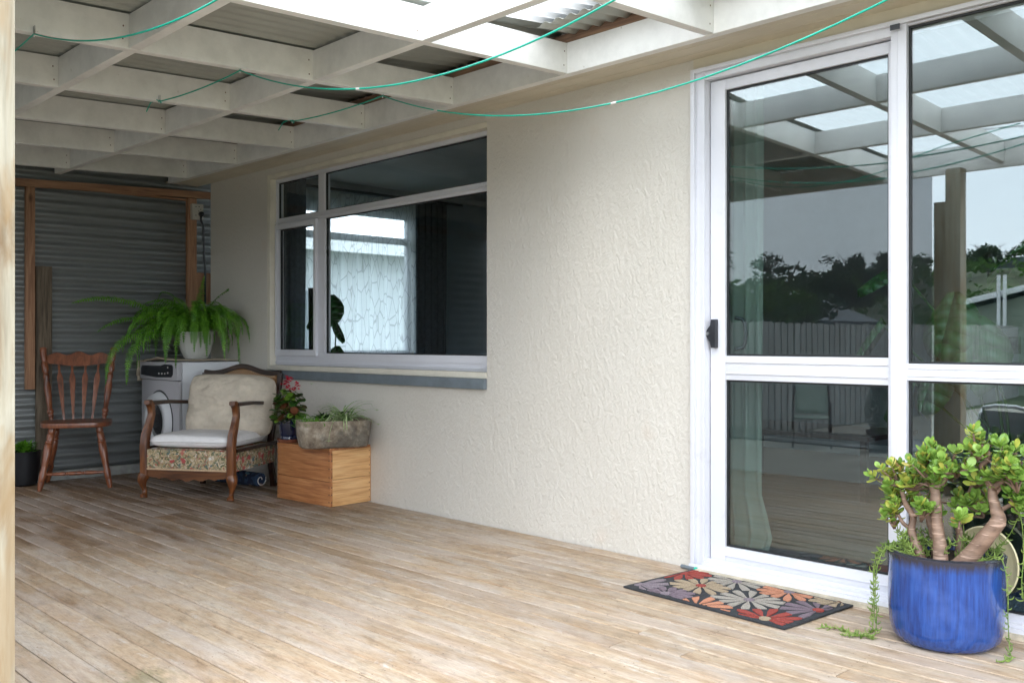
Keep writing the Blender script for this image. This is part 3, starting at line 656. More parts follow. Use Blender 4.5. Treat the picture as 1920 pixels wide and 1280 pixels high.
# ------------------------------------------------------------------ END WALL
ewall = thing('corrugated_wall', 'grey corrugated iron screen wall with orange pine framing at the deck end', 'wall')
def wsheet(z0, z1, xo):
    n = int((z1 - z0) / .076 * 8)
    def fn(u, v): z = lerp(z0, z1, v); return (-7.339 + xo + .0135 * math.sin(2 * math.pi * z / .076), lerp(.62, -3.0, u), z)
    return G().grid(1, n, fn).build('iron_sheet', M['iron'], ewall, smooth=True, solid=.0009)
wsheet(.06, .66, .002); wsheet(.62, 1.40, 0); wsheet(1.375, 2.16, .004); wsheet(2.10, 2.42, .001)
def eb(name, m, a, **k): return box(name, m, ewall, a, .002, **k)
g = G(); vs = []
for y_, z0, z1 in ((.13, 2.150, 2.204), (-3.0, 2.035, 2.089)): vs += [(-7.325, y_, z0), (-7.28, y_, z0), (-7.28, y_, z1), (-7.325, y_, z1)]
g.add(vs, [(0, 1, 2, 3), (4, 7, 6, 5), (0, 4, 5, 1), (1, 5, 6, 2), (2, 6, 7, 3), (3, 7, 4, 0)]); g.build('top_plate', M['platewood'], ewall)
eb('stud', M['studwood'], (-7.324, -7.281, -1.306, -1.248, .66, 2.096))
eb('stud', M['studwood'], (-7.324, -7.281, -.110, -.036, .5, 2.138))
eb('board', M['oldwood'], (-7.322, -7.297, -1.236, -1.128, .0, 1.54))
eb('board', M['studwood'], (-7.322, -7.283, -.034, .09, 1.30, 1.55))
eb('nogging', M['platewood'], (-7.323, -7.290, -1.24, -.11, 2.115, 2.13))
box('concrete_nib', M['plaster'], ewall, (-7.36, -7.292, -3.0, .6, -.02, .062))
box('bottom_flashing', M['blackplastic'], ewall, (-7.291, -7.264, -3.0, .2, -.012, -.003))
sc_ = thing('shade_cloth', 'purple-grey mesh shade cloth closing the outer side of the deck, seen in the door glass', 'screen')
G().grid(60, 30, lambda u, v: (lerp(-7.25, -2.705, u), -2.955 + .006 * math.sin(u * 31 + 2 * math.sin(v * 5)), lerp(-.25, 2.135, v))).build('mesh_panel', M['shade'], sc_, smooth=True)
box('bottom_batten', M['studwood'], sc_, (-7.25, -2.705, -2.952, -2.93, -.27, -.235))
# power outlet
ol = thing('power_outlet', 'beige outdoor power outlet with black plug on the corner stud', 'power outlet', (-7.262, -.045, 2.03))
G().box(-.02, .022, -.046, .046, -.062, .062).build('outlet_box', M['outlet'], ol, bevel=.004, smooth='auto')
G().box(.0225, .026, -.040, .040, -.055, .055).build('face_plate', M['outlet'], ol, bevel=.002, smooth='auto')
G().lathe((.0255, .02, -.018), (.06, .02, -.018), [(0, .02), (.6, .02), (1, .014)]).build('plug', M['blackplastic'], ol, smooth='auto')
for yy, zz in ((-.02, .038), (.006, .04), (.02, .02), (-.02, -.03), (.004, .005)):
    G().box(.0262, .0285, yy - .004, yy + .004, zz - .003, zz + .003).build('switch', M['seal'], ol)
cb = G().tube([(-7.225, -.03, 2.0), (-7.222, -.028, 1.96), (-7.245, .0, 1.93), (-7.262, .012, 1.85), (-7.27, .018, 1.72), (-7.272, .03, 1.56), (-7.272, .03, 1.30)], .009, 7).build('cable', M['blackplastic'], smooth=True)
tag(cb, 'thick black cable hanging down from the outlet in the corner', 'cable')

# ------------------------------------------------------------------ CLOTHES LINES
def cat(p, q, sag, n=22):
    p, q = Vector(p), Vector(q); return [p.lerp(q, t / n) - Vector((0, 0, 4 * sag * (t / n) * (1 - t / n))) for t in range(n + 1)]
def line(label, hook0, hook1, end, sag0, sag1, clips, tail=True):
    t = thing('clothesline', label, 'clothesline', group=None)
    pts = cat(hook0, hook1, sag0, 10) + cat(hook1, end, sag1, 26)[1:]
    e_ = Vector(pts[-1]); G().tube(pts + [e_ + Vector((.35, 0, .08)), e_ + Vector((.75, 0, 2.2 - e_.z if e_.z < 2.2 else .02))], .0032, 6).build('wire', M['greenwire'], t, smooth=True)
    for h in ((hook0, hook1) if tail else (hook1,)):
        h = Vector(h)
        for dx in (-.007, .007):
            G().tube([h + Vector((dx, 0, .03)), h + Vector((dx, 0, 0)), h + Vector((dx * .4, 0, -.01)), h + Vector((-dx, .0, .006))], .0016, 5).build('hook', M['steel'], t)
    if tail:
        h = Vector(hook0); G().tube([h, h + Vector((-.03, -.005, .014)), h + Vector((-.08, -.01, .006)), h + Vector((-.13, -.01, -.03))], .0028, 5).build('tail', M['greenwire'], t, smooth=True)
        G().tube([h + Vector((-.012, 0, 0)), h + Vector((.006, .006, -.007)), h + Vector((.014, -.004, .003)), h + Vector((-.004, .002, .006))], .0032, 5).build('knot', M['greenwire'], t, smooth=True)
    for c_ in clips:
        i = int(c_ * 26) + 10; a = pts[i]; b = a.lerp(pts[i + 1], .5)
        G().tube([a, a.lerp(b, .45)], .0042, 6).build('joint', M['clip'], t)
LZ = [None] * 3
line('green clothesline nearest the camera, crossing the top left corner', (-5.2, -2.30, 2.140), (-3.832, -2.33, 2.150), (-2.63, -2.13, 2.06), .012, .08, [], False)
line('middle green clothesline crossing high above the window', (-4.622, -1.504, 2.183), (-3.853, -1.479, 2.184), (-1.553, -1.479, 1.98), .014, .18, [.42])
line('green clothesline closest to the wall, passing in front of the door head', (-4.664, -.735, 2.213), (-3.876, -.699, 2.215), (-.876, -.999, 2.0), .014, .24, [.17, .56])

# ------------------------------------------------------------------ DINING CHAIR
def RZ(a): return Matrix.Rotation(a, 4, 'Z')
ch = thing('dining_chair', 'red-brown turned wooden dining chair against the corrugated wall', 'chair', (-6.930, -1.085, 0), R(68))
SP = [(0, .011), (.04, .013), (.05, .017), (.07, .017), (.08, .013), (.10, .019), (.13, .019), (.15, .013), (.30, .018), (.45, .021), (.56, .013), (.58, .018), (.62, .018), (.64, .013), (.68, .0195), (.78, .0195), (.80, .014), (.84, .017), (.92, .019), (.96, .018), (.97, .021), (.995, .019), (1, .010)]
LG = [(0, .011), (.02, .013), (.14, .019), (.15, .016), (.165, .019), (.28, .0205), (.33, .0165), (.35, .019), (.37, .0165), (.39, .019), (.60, .0245), (.72, .0245), (.735, .020), (.75, .0245), (.77, .0245), (.785, .020), (.88, .022), (.90, .018), (.92, .022), (1, .019)]
# seat: rounded saddle
def seatpoly(w, d):
    pts = []
    for k in range(32):
        q = 2 * math.pi * k / 32; c_, s_ = math.cos(q), math.sin(q); e = .55
        ww = w * (1 - .06 * s_); pts.append((ww * math.copysign(abs(c_) ** e, c_), -d * math.copysign(abs(s_) ** e, s_)))
    return pts
G().prism(seatpoly(.228, .215), lambda a, b, d: (a, b, d), .415, .447).build('seat', M['chairwood'], ch, bevel=.008, smooth='auto')
for sx in (-1, 1):
    G().lathe((sx * .218, -.225, 0), (sx * .145, -.135, .416), [(a_, b_ * 1.12) for a_, b_ in LG], 14).build('leg', M['chairwood'], ch, smooth='auto')
    G().lathe((sx * .20, .235, 0), (sx * .135, .15, .416), [(a_, b_ * 1.12) for a_, b_ in LG], 14).build('leg', M['chairwood'], ch, smooth='auto')
    G().lathe((sx * .172, .165, .446), (sx * .236, .30, .955), [(a_, b_ * 1.18) for a_, b_ in SP], 14).build('back_post', M['chairwood'], ch, smooth='auto')
    G().lathe((sx * .20, -.20, .115), (sx * .185, .21, .115), [(0, .008), (.3, .012), (.45, .015), (.5, .011), (.55, .015), (.7, .012), (1, .008)], 10).build('stretcher', M['chairwood'], ch, smooth='auto')
G().lathe((-.196, -.20, .108), (.196, -.20, .108), [(0, .007), (.25, .0125), (.33, .0135), (.35, .009), (.37, .013), (.39, .009), (.41, .013), (.58, .0135), (.60, .009), (.62, .013), (.64, .009), (.66, .0135), (.75, .0125), (1, .007)], 12).build('stretcher', M['chairwood'], ch, smooth='auto')
def backpt(x, z, d):           # leaning, gently curved back plane
    t = (z - .446) / .51; return (x, .165 + .135 * t + .030 * (1 - (x / .23) ** 2) + d, z)
n = 24; top = []; bot = []
for k in range(n + 1):
    u = -1 + 2 * k / n; x = u * .224
    zt = .905 + .012 * math.cos(u * math.pi * 3) * (1 if abs(u) < .67 else .9) + .012 * (1 - abs(u))
    top.append((x, zt)); bot.append((x, .822 + .010 * math.cos(u * math.pi) * -1 + .01))
vs = [backpt(x, z, d) for d in (-.011, .011) for x, z in top] ; vs += [backpt(x, z, d) for d in (-.011, .011) for x, z in bot]
k1 = n + 1; fs = []
for i in range(n):
    fs += [(i, i + 1, 2 * k1 + i + 1, 2 * k1 + i), (k1 + i, 3 * k1 + i, 3 * k1 + i + 1, k1 + i + 1), (i, k1 + i, k1 + i + 1, i + 1), (2 * k1 + i, 2 * k1 + i + 1, 3 * k1 + i + 1, 3 * k1 + i)]
fs += [(0, 2 * k1, 3 * k1, k1), (n, k1 + n, 3 * k1 + n, 2 * k1 + n)]
G().add(vs, fs).build('crest_rail', M['chairwood'], ch, smooth='auto')
for x0, x1 in ((-.092, -.132), (-.032, -.045), (.032, .045), (.092, .132)):
    pr = [(0, .009), (.12, .010), (.72, .024), (.80, .020), (.87, .009), (1, .009)]; vs = []
    for t, w in pr:
        z = lerp(.446, .832, t); x = lerp(x0, x1, t)
        for sx, d in ((-1, -.005), (1, -.005), (1, .005), (-1, .005)): vs.append(backpt(x + sx * w * (.85), z, d + .0))
    k = len(pr); fs = [(i * 4 + j, i * 4 + (j + 1) % 4, (i + 1) * 4 + (j + 1) % 4, (i + 1) * 4 + j) for i in range(k - 1) for j in range(4)] + [(3, 2, 1, 0), (k * 4 - 4, k * 4 - 3, k * 4 - 2, k * 4 - 1)]
    G().add(vs, fs).build('spindle', M['chairwood'], ch, bevel=.002, smooth='auto')

# ------------------------------------------------------------------ WASHING MACHINE
wm = thing('washing_machine', 'white front-loading washing machine with silver front in the corner', 'washing machine', (-6.925, -.26, 0))
G().box(-.325, .325, -.21, .235, .015, .852).build('cabinet', M['machine'], wm, bevel=.012, smooth='auto')
G().box(-.324, .324, -.236, -.2105, .02, .715).build('front_panel', M['machinegrey'], wm, bevel=.010, smooth='auto')
G().box(-.324, .324, -.250, -.2105, .718, .850).build('control_fascia', M['machinegrey'], wm, bevel=.012, smooth='auto')
G().prism([(-.29, .75), (-.02, .735), (.23, .742), (.255, .76), (.26, .815), (.24, .832), (.12, .835), (.06, .822), (-.27, .82), (-.29, .80)], lambda a, b, d: (a, d, b), -.2535, -.2495).build('control_panel', M['blackplastic'], wm)
for bx, bz in ((.03, .765), (.08, .765), (.13, .766), (.18, .772), (.18, .812)):
    G().box(bx - .006, bx + .006, -.256, -.2537, bz - .006, bz + .006).build('button', M['clip'], wm)
def ring(name, m, r0, r1, y0, y1, cz=.41, n=40):
    g = G(); vs = []; prf = [(r0, y0), (r0 + .012, y1), (r1 - .02, y1 - .004), (r1, y0)]
    for r, yy in prf: vs += [(r * math.cos(2 * math.pi * j / n), yy, cz + r * math.sin(2 * math.pi * j / n)) for j in range(n)]
    g.add(vs, [(i * n + j, i * n + (j + 1) % n, (i + 1) * n + (j + 1) % n, (i + 1) * n + j) for i in range(len(prf) - 1) for j in range(n)]); return g.build(name, m, wm, smooth=True)
ring('door_gap', M['blackplastic'], .205, .232, -.2365, -.2385)
dr = ring('door', M['doorring'], .125, .222, -.236, -.275)
g = G().lathe((0, -.238, .41), (0, -.262, .41), [(0, .135), (.5, .130), (1, .07)], 32); g.build('porthole_glass', M['doorglass'], wm, smooth=True)
for fx in (-.27, .27):
    for fy in (-.17, .18): G().lathe((fx, fy, 0), (fx, fy, .016), [(0, .022), (1, .02)], 10).build('foot', M['blackplastic'], wm)
# cloth on the machine
def clf(u, v):
    x = lerp(-.36, .33, u); y_ = lerp(-.262, .23, v)
    z = .862 + .006 * noise.noise(Vector((x * 9, y_ * 9, 1))) + .010 * max(0, noise.noise(Vector((x * 5, y_ * 7, 4))))
    if x < -.333: z -= (-.333 - x) * 4.0
    lift = max(0, 1 - abs(x - .02) / .16) * max(0, 1 - (v * 2.2)); z += lift * .022
    if v < .12 and (x < -.20): z -= (.12 - v) * .12
    if x > .1: y_ = lerp(-.262 + (x - .1) * .5, .23, v)
    return (x, y_, z)
cl = G().grid(60, 40, clf).build('cloth', M['linen'], smooth=True, solid=.006); cl.location = (-6.925, -.26, 0)
tag(cl, 'beige linen cloth spread over the washing machine top', 'cloth')
cf = G().grid(6, 10, lambda u, v: (-.366 - .006 * math.sin(u * 5), lerp(-.25, -.10, u), lerp(.85, .70, v) + .01 * u)).build('cloth_drop', M['linen'], cl, smooth=True, solid=.004)

# ------------------------------------------------------------------ FERN
fp = thing('flower_pot', 'ribbed white plant pot holding the fern on the washing machine', 'pot', (-6.90, -.225, .868))
pr = [(0, .07), (.06, .085), (.3, .108), (.6, .122), (.92, .128), (.94, .134), (1, .134)]
g = G(); n = 64; vs = []
for t, r in pr: vs += [((r + (.0022 * math.cos(32 * 2 * math.pi * j / n * .5) if t < .93 else 0)) * math.cos(2 * math.pi * j / n), (r + (.0022 * math.cos(16 * 2 * math.pi * j / n) if t < .93 else 0)) * math.sin(2 * math.pi * j / n), t * .205) for j in range(n)]
for t, r in ((1, .122), (.9, .118)): vs += [(r * math.cos(2 * math.pi * j / n), r * math.sin(2 * math.pi * j / n), t * .205) for j in range(n)]
k = len(pr) + 2
g.add(vs, [(i * n + j, i * n + (j + 1) % n, (i + 1) * n + (j + 1) % n, (i + 1) * n + j) for i in range(k - 1) for j in range(n)] + [tuple(range(n))])
g.build('pot_body', M['potwhite'], fp, smooth='auto')
G().lathe((0, 0, .16), (0, 0, .19), [(0, .115), (.6, .115), (1, .08)], 24).build('soil', M['soil'], fp, smooth=True)
fern = thing('fern', 'bushy green sword fern with arching fronds on the washing machine', 'plant', (-6.90, -.225, 1.05))
def frond(az, L, el, droop, w=.034, side=0., roll=None):
    w *= 1.45; roll = rf.uniform(-.7, .7) if roll is None else roll
    n = int(L / .016); p = Vector((.03 * math.cos(az), .03 * math.sin(az), 0)); pts = []; e = el
    for i in range(n + 1):
        pts.append(p.copy()); t = i / n
        az2 = az + side * t
        p = p + Vector((math.cos(az2) * math.cos(e), math.sin(az2) * math.cos(e), math.sin(e))) * L / n
        e -= droop / n * (.35 + 1.5 * t) * (1 if e > -1.45 else 0)
        wy = -.045 - (p.y + -.225); 
        if p.y - .225 > -.035: p.y = .19
        if p.x - 6.90 < -7.24: p.x = -.34
    g = G(); g.tube(pts[::3] + [pts[-1]], [.0022] * (len(pts[::3])) + [.0008], 4)
    for i in range(2, n):
        t = i / n; T = (pts[i + 1] - pts[i - 1]).normalized() if i < n else None
        up = Vector((0, 0, 1)); sd = T.cross(up)
        if sd.length < .1: sd = Vector((math.sin(az), -math.cos(az), 0))
        sd.normalize(); nn = sd.cross(T).normalized(); sd, nn = sd * math.cos(roll) + nn * math.sin(roll), nn * math.cos(roll) - sd * math.sin(roll)
        ww = w * (min(1, t * 5) ** .6) * (1 - t ** 3.0) + .004
        for s_ in (-1, 1):
            a = pts[i]; ln = ww * random.uniform(.78, 1.12)
            d = (sd * s_ + T * .32 + nn * random.uniform(-.25, .12) - up * .22).normalized()
            h = T * .0048
            g.add([a - h, a + h, a + d * ln * .55 + h * .95 - nn * .001, a + d * ln, a + d * ln * .5 - h * .9], [(0, 1, 2, 3, 4)])
    return g.build('frond', M['fern'], fern)
rf = random.Random(3)
specific = [(-1.62, .86, .62, .95, .036), (-1.85, .66, .5, 1.2, .03), (-1.75, .80, .30, 2.1, .036), (-1.6, .70, .25, 2.3, .036), (-1.45, .60, .8, 2.2, .03), (.15, .62, .9, 2.7, .036), (-.05, .66, .85, 2.8, .038), (-.3, .56, .9, 3.0, .036), (.35, .55, 1.0, 2.6, .036), (-.9, .50, 1.05, 3.3, .034), (-.65, .52, 1.0, 3.2, .034), (-1.1, .48, 1.0, 3.3, .034), (2.4, .50, 1.35, .8, .024), (1.2, .42, 1.4, 1.2, .03), (-2.2, .52, 1.0, 2.3, .03), (-2.6, .42, 1.0, 2.2, .03)]
specific += [(rf.uniform(-1.5, .4), rf.uniform(.42, .60), rf.uniform(.9, 1.25), rf.uniform(3.0, 3.6), .030) for _ in range(16)]
for az, L, el, dr_, w in specific: frond(az, L, el, dr_, w, rf.uniform(-.15, .15), .75 if az < -1.3 else None)
fern.scale = (1.07, 1.07, 1.12)
for i in range(64): frond(rf.uniform(-3.1, .85), rf.uniform(.34, .66), rf.uniform(.55, 1.35), rf.uniform(1.9, 3.5), rf.uniform(.026, .036), rf.uniform(-.3, .3))

# ------------------------------------------------------------------ ARMCHAIR
ac = thing('armchair', 'antique walnut armchair with cane back and floral tapestry seat', 'armchair', (-5.99, -.545, 0), R(33.5))
WX = .305          # half width at the posts
for sx in (-1, 1):
    # front post: S-curve ending in a scroll
    pts = [(sx * WX, -.30, .135), (sx * WX, -.30, .24), (sx * WX, -.302, .33), (sx * (WX), -.290, .40), (sx * (WX - .002), -.255, .47), (sx * (WX - .004), -.232, .53), (sx * (WX - .004), -.240, .58), (sx * (WX - .004), -.262, .607), (sx * (WX - .004), -.286, .610)]
    G().sweep(pts, [.048, .048, .048, .044, .040, .038, .040, .044, .040], [.052, .052, .056, .058, .048, .042, .044, .040, .026], (1, 0, 0)).build('arm_post', M['armwood'], ac, smooth='auto')
    G().sweep([(sx * WX, -.25, .602), (sx * WX, -.05, .600), (sx * (WX - .01), .17, .585), (sx * (WX - .015), .30, .575)], [.046, .044, .040, .036], [.026, .026, .026, .024], (1, 0, 0)).build('armrest', M['darkwood'], ac, smooth='auto')
    # cabriole front leg with a pad foot
    leg = [(sx * .0, 0, .150, .036), (sx * .008, -.006, .130, .036), (sx * .012, -.010, .105, .029), (sx * .008, -.006, .075, .019), (0, .0, .045, .0145), (0, -.004, .025, .017), (0, -.012, .012, .025), (0, -.014, .002, .022)]
    G().tube([(sx * WX + a * 1, -.30 + b, c_) for a, b, c_, r in leg], [r for *_, r in leg], 12).build('leg', M['armwood'], ac, smooth='auto')
    # rear leg + back stile
    G().sweep([(sx * .27, .34, 0), (sx * .27, .30, .16), (sx * .275, .285, .32), (sx * .285, .33, .52), (sx * .292, .385, .70), (sx * .290, .405, .775)], [.036, .036, .038, .034, .034, .036], [.036, .036, .04, .034, .032, .030], (1, 0, 0)).build('leg', M['darkwood'], ac, smooth='auto')
    G().box(sx * (WX + .012) - .012, sx * (WX + .012) + .012, -.27, .28, .298, .322).build('side_rail', M['darkwood'], ac, bevel=.004, smooth='auto')
    g = G(); xo = sx * (WX + .004)
    g.box(min(xo, xo - sx * .03), max(xo, xo - sx * .03), -.272, .285, .175, .297); g.build('side_upholstery', M['floral'], ac, bevel=.006, smooth='auto')
G().box(-WX + .025, WX - .025, -.318, -.27, .192, .312).build('front_upholstery', M['floral'], ac, bevel=.008, smooth='auto')
G().box(-WX + .025, WX - .025, -.3195, -.29, .182, .193).build('braid', M['braid'], ac, bevel=.002, smooth='auto')
G().box(-WX + .02, WX - .02, -.265, .28, .20, .315).build('seat_base', M['floral'], ac, bevel=.01, smooth='auto')
n = 40; ap = [(-WX + .024, .182)]
for k in range(n + 1):
    u = -1 + 2 * k / n; z = .140 - .022 * (1 - abs(u)) ** .7 * (1 if abs(u) < .75 else 1) - .007 * math.cos(u * 5.5 * math.pi) * (1 if abs(u) < .72 else .0)
    ap.append((u * (WX - .024), z))
ap.append((WX - .024, .182))
vs = [(a, -.312, b) for a, b in ap] + [(a, -.288, b) for a, b in ap]; m_ = len(ap)
g = G(); g.add(vs, [(i, (i + 1) % m_, m_ + (i + 1) % m_, m_ + i) for i in range(m_)])
for i in range(1, m_ - 2):     # quads from the scallop up to the straight top edge
    a0, a1 = ap[i], ap[i + 1]
    g.add([(a0[0], -.312, a0[1]), (a1[0], -.312, a1[1]), (a1[0], -.312, .182), (a0[0], -.312, .182)], [(0, 1, 2, 3)])
    g.add([(a0[0], -.288, a0[1]), (a0[0], -.288, .182), (a1[0], -.288, .182), (a1[0], -.288, a1[1])], [(0, 1, 2, 3)])
g.build('apron', M['apronwood'], ac)
# back: serpentine crest and cane panel
def crest(u): return .775 + .05 * math.exp(-(u / .42) ** 2) + .010 * (abs(u) > .8) * (abs(u) - .8) * 4
pts = [(u * .292, .405 + .02 * (crest(u) - .775) * 5, crest(u)) for u in [-1 + 2 * k / 28 for k in range(29)]]
G().sweep(pts, .032, .034, (0, 1, 0)).build('crest_rail', M['darkwood'], ac, smooth='auto')
g = G(); g.grid(28, 1, lambda u, v: (lerp(-.275, .275, u), lerp(.30, .404, v), lerp(.40, crest(2 * u - 1) - .012, v)))
g.build('cane_panel', M['cane'], ac, smooth=True, solid=.004)
g = G()
for k in range(44):
    for dx in (-.10, .10):
        x0 = -.36 + k * .0165; g.tube([(x0, .352, .60), (x0 + dx, .398, .78)], .0016, 4)
cw = G()
for k in range(40):
    x0 = -.27 + k * .0138
    zt = crest(x0 / .292) - .012
    for dx in (-.035, .035):
        if abs(x0 + dx) < .27: cw.tube([(x0, .386, .745), (x0 + dx, .398, min(crest((x0 + dx) / .292) - .014, .80))], .0015, 4)
cw.build('cane_weave', M['braid'], ac, kind='stuff')
G().box(-.27, .27, .29, .315, .36, .40).build('back_rail', M['darkwood'], ac, bevel=.004)
AC = Matrix.Translation((-5.99, -.545, 0)) @ RZ(R(33.5))
def cushion(name, label, m, mt, w, d, h, seedv, wr, n=44, puff=.55, cat_='cushion'):
    def fn(top):
        def f(u, v):
            a, b = 2 * u - 1, 2 * v - 1
            e = max(0, (1 - abs(a) ** 4) * (1 - abs(b) ** 4)) ** puff
            # corners pulled slightly outward, edges in
            kc = 1 - .085 * (a * b) ** 2 * abs(a * b) ** 2; x = a * w / 2 * (1 - .035 * (1 - abs(b) ** 2)) * kc; y_ = b * d / 2 * (1 - .045 * (1 - abs(a) ** 2)) * kc - (.035 * max(0, a) ** 2 * max(0, b) if h > .15 else 0)
            nz = noise.fractal(Vector((x * 6 + seedv, y_ * 11, seedv)), .8, 2.2, 4) * wr * e
            fold = wr * .9 * math.sin((y_ * 38 + 4 * noise.noise(Vector((x * 3, y_ * 3, seedv)))) ) * max(0, (abs(b) - .35)) * e
            return mt @ Vector((x, y_, (h / 2 * e + nz + fold) if top else -h / 2 * e))
        return f
    g = G(); g.grid(n, n, fn(True)); g.grid(n, n, fn(False))
    o = g.build(name, m, None, smooth=True)
    bm = bmesh.new(); bm.from_mesh(o.data); bmesh.ops.remove_doubles(bm, verts=bm.verts, dist=.0008); bmesh.ops.recalc_face_normals(bm, faces=bm.faces); bm.to_mesh(o.data); bm.free()
    # piping
    loop = []
    for k in range(120):
        q = k / 120 * 4; s_ = int(q); r = q - s_
        a, b = [(-1 + 2 * r, -1), (1, -1 + 2 * r), (1 - 2 * r, 1), (-1, 1 - 2 * r)][s_]
        kc = 1 - .085 * (a * b) ** 2 * abs(a * b) ** 2; loop.append(mt @ Vector((a * w / 2 * (1 - .035 * (1 - abs(b) ** 2)) * kc, b * d / 2 * (1 - .045 * (1 - abs(a) ** 2)) * kc - (.035 * max(0, a) ** 2 * max(0, b) if h > .15 else 0), 0)))
    G().tube(loop + [loop[0]], .0045, 6).build('piping', m, o, smooth=True)
    tag(o, label, cat_); return o
cushion('seat_cushion', 'flat white cotton seat cushion on the armchair', M['white_cloth'], AC @ Matrix.Translation((0, -.03, .362)), .60, .56, .10, 3.1, .003, puff=.28)
cushion('pillow', 'large crumpled beige linen pillow leaning against the armchair back', M['linen2'], AC @ Matrix.Translation((.040, .175, .568)) @ Matrix.Rotation(R(74), 4, 'X') @ Matrix.Rotation(R(1), 4, 'Z'), .64, .44,   .23, 7.7, .019, n=110, puff=.42)
# rolled rug under the armchair
rg = thing('rolled_rug', 'dark blue patterned rug rolled up beneath the armchair', 'rug', (-6.12, -.245, .052), R(12))
G().tube([(-.28, 0, 0), (-.1, .005, 0), (.17, 0, 0)], [.05, .052, .047], 16).build('rug_roll', M['rug'], rg, smooth='auto')
sp_ = [(.172, (.008 + .0058 * q) * math.cos(q), (.008 + .0058 * q) * math.sin(q)) for q in [k * .35 for k in range(20)]]
G().tube(sp_, .0035, 5).build('rug_edge', M['clip'], rg, smooth=True)

# ------------------------------------------------------------------ CRATE, TROUGH, SMALL POTS
cr = thing('wooden_crate', 'orange pine crate turned upside down against the stucco wall', 'crate', (-5.222, -.178, 0), R(4.0))
def cboard(name, m, a): return G().box(*a).build(name, m, cr, bevel=.0025, smooth='auto')
HW, HD, H = .276, .155, .355; T = .018
cboard('board', M['crateL'], (-HW, HW - .0005, -HD, -HD + T, .002, .150)); cboard('board', M['crateL'], (-HW, HW - .0005, -HD + .001, -HD + T, .152, H - .016))
cboard('board', M['crateR'], (HW - T, HW + .001, -HD + T + .0005, HD, .002, .162)); cboard('board', M['crateR'], (HW - T, HW + .001, -HD + T + .0005, HD, .1645, H - .016))
cboard('board', M['crateL'], (-HW, HW, HD - T + .02, HD + .018, .002, H - .016)); cboard('board', M['crateR'], (-HW, -HW + T, -HD + T + .001, HD, .002, H - .016))
for k in range(3): cboard('board', M['crateL'], (-HW - .001, HW + .002, -HD - .001 + k * .104, -HD + .102 + k * .104, H - .0155, H))
g = G()
for zz in (.03, .075, .12, .18, .23, .28, .32):
    g.box(HW - .014, HW - .006, -HD - .0015, -HD + .001, zz - .004, zz + .003); g.box(HW + .0005, HW + .0025, -HD + .006, -HD + .014, zz - .005, zz + .002)
    g.box(HW + .0005, HW + .0025, HD - .012, HD - .006, zz - .003, zz + .003); g.box(-HW + .006, -HW + .012, -HD - .0015, -HD + .001, zz - .003, zz + .003)
g.build('nail_heads', M['nail'], cr, kind='stuff')
tr = thing('stone_trough', 'weathered stone planter trough standing on the wooden crate', 'planter', (-4.995, -.250, .3565), R(68))
def trsh(t):
    r = []; n = 40
    for j in range(n):
        q = 2 * math.pi * j / n; c_, s_ = math.cos(q), math.sin(q); e = .42
        r.append((t[0] * math.copysign(abs(c_) ** e, c_), t[1] * math.copysign(abs(s_) ** e, s_), t[2]))
    return r
lay = [(.195, .080, 0), (.205, .092, .012), (.217, .105, .08), (.226, .115, .155), (.224, .114, .165), (.205, .095, .163), (.200, .090, .125)]
vs = []; n = 40
for t in lay:
    for p in trsh(t):
        d = .005 * noise.fractal(Vector(p) * 14, 1, 2, 4); vs.append((p[0] * (1 + d * 3), p[1] * (1 + d * 5), p[2] + d * (.7 if t[2] > .1 else 0)))
g = G().add(vs, [(i * n + j, i * n + (j + 1) % n, (i + 1) * n + (j + 1) % n, (i + 1) * n + j) for i in range(len(lay) - 1) for j in range(n)] + [tuple(range(n))])
g.build('trough_body', M['stone'], tr, smooth=True)
def soilf(u, v):
    a, b = (2 * u - 1), (2 * v - 1); return (a * .19, b * .085, .135 + .018 * noise.fractal(Vector((a * 4, b * 3, 2)), 1, 2, 4) + .012 * (1 - a * a))
G().grid(30, 16, soilf).build('soil', M['moss'], tr, smooth=True)
# plants in the trough: spider plant tuft, mossy sprigs
def blade(g, base, az, L, el, droop, w, n=9, seg=None):
    p = Vector(base); e = el; pts = []
    for i in range(n + 1):
        pts.append(p.copy()); p = p + Vector((math.cos(az) * math.cos(e), math.sin(az) * math.cos(e), math.sin(e))) * L / n; e -= droop / n
    sd = Vector((-math.sin(az), math.cos(az), 0)); vs = []
    for i, q in enumerate(pts):
        t = i / n; ww = w * (1 - t ** 2.2) + .0006; vs += [q - sd * ww, q - Vector((0, 0, ww * .5)), q + sd * ww]
    g.add(vs, [(3 * i + j, 3 * i + j + 1, 3 * i + j + 4, 3 * i + j + 3) for i in range(n) for j in range(2)]); return pts[-1]
spd = thing('spider_plant', 'variegated spider plant growing from the stone trough', 'plant', (-4.99, -.185, .50))
rs = random.Random(11)
for k in range(64):
    g = G(); blade(g, (rs.uniform(-.03, .03), rs.uniform(-.03, .03), 0), rs.uniform(0, 6.28), rs.uniform(.14, .27), rs.uniform(.6, 1.45), rs.uniform(1.2, 2.6), rs.uniform(.0045, .0068)); 
    g.v = [(x, min(y_, .165), z) for x, y_, z in g.v]
    g.build('leaf', M['spider'], spd)
for az, L, el, dr_ in ((-.9, .34, .5, 1.9), (1.1, .34, .6, .9), (.1, .33, .3, .7), (-2.2, .30, 1.1, .5)):
    g = G(); q = blade(g, (0, 0, .01), az, L, el, dr_, .0012); q.y = min(q.y, .15)
    for j in range(9): blade(g, q, j * .7, .022, .6, 1, .0015, 3)
    g.v = [(x, min(y_, .165), z) for x, y_, z in g.v]
    g.build('runner', M['spider'], spd)
ms = thing('small_plants', 'low mossy seedlings and dark sprigs in the left half of the trough', 'plant', (-5.07, -.36, .495))
g = G()
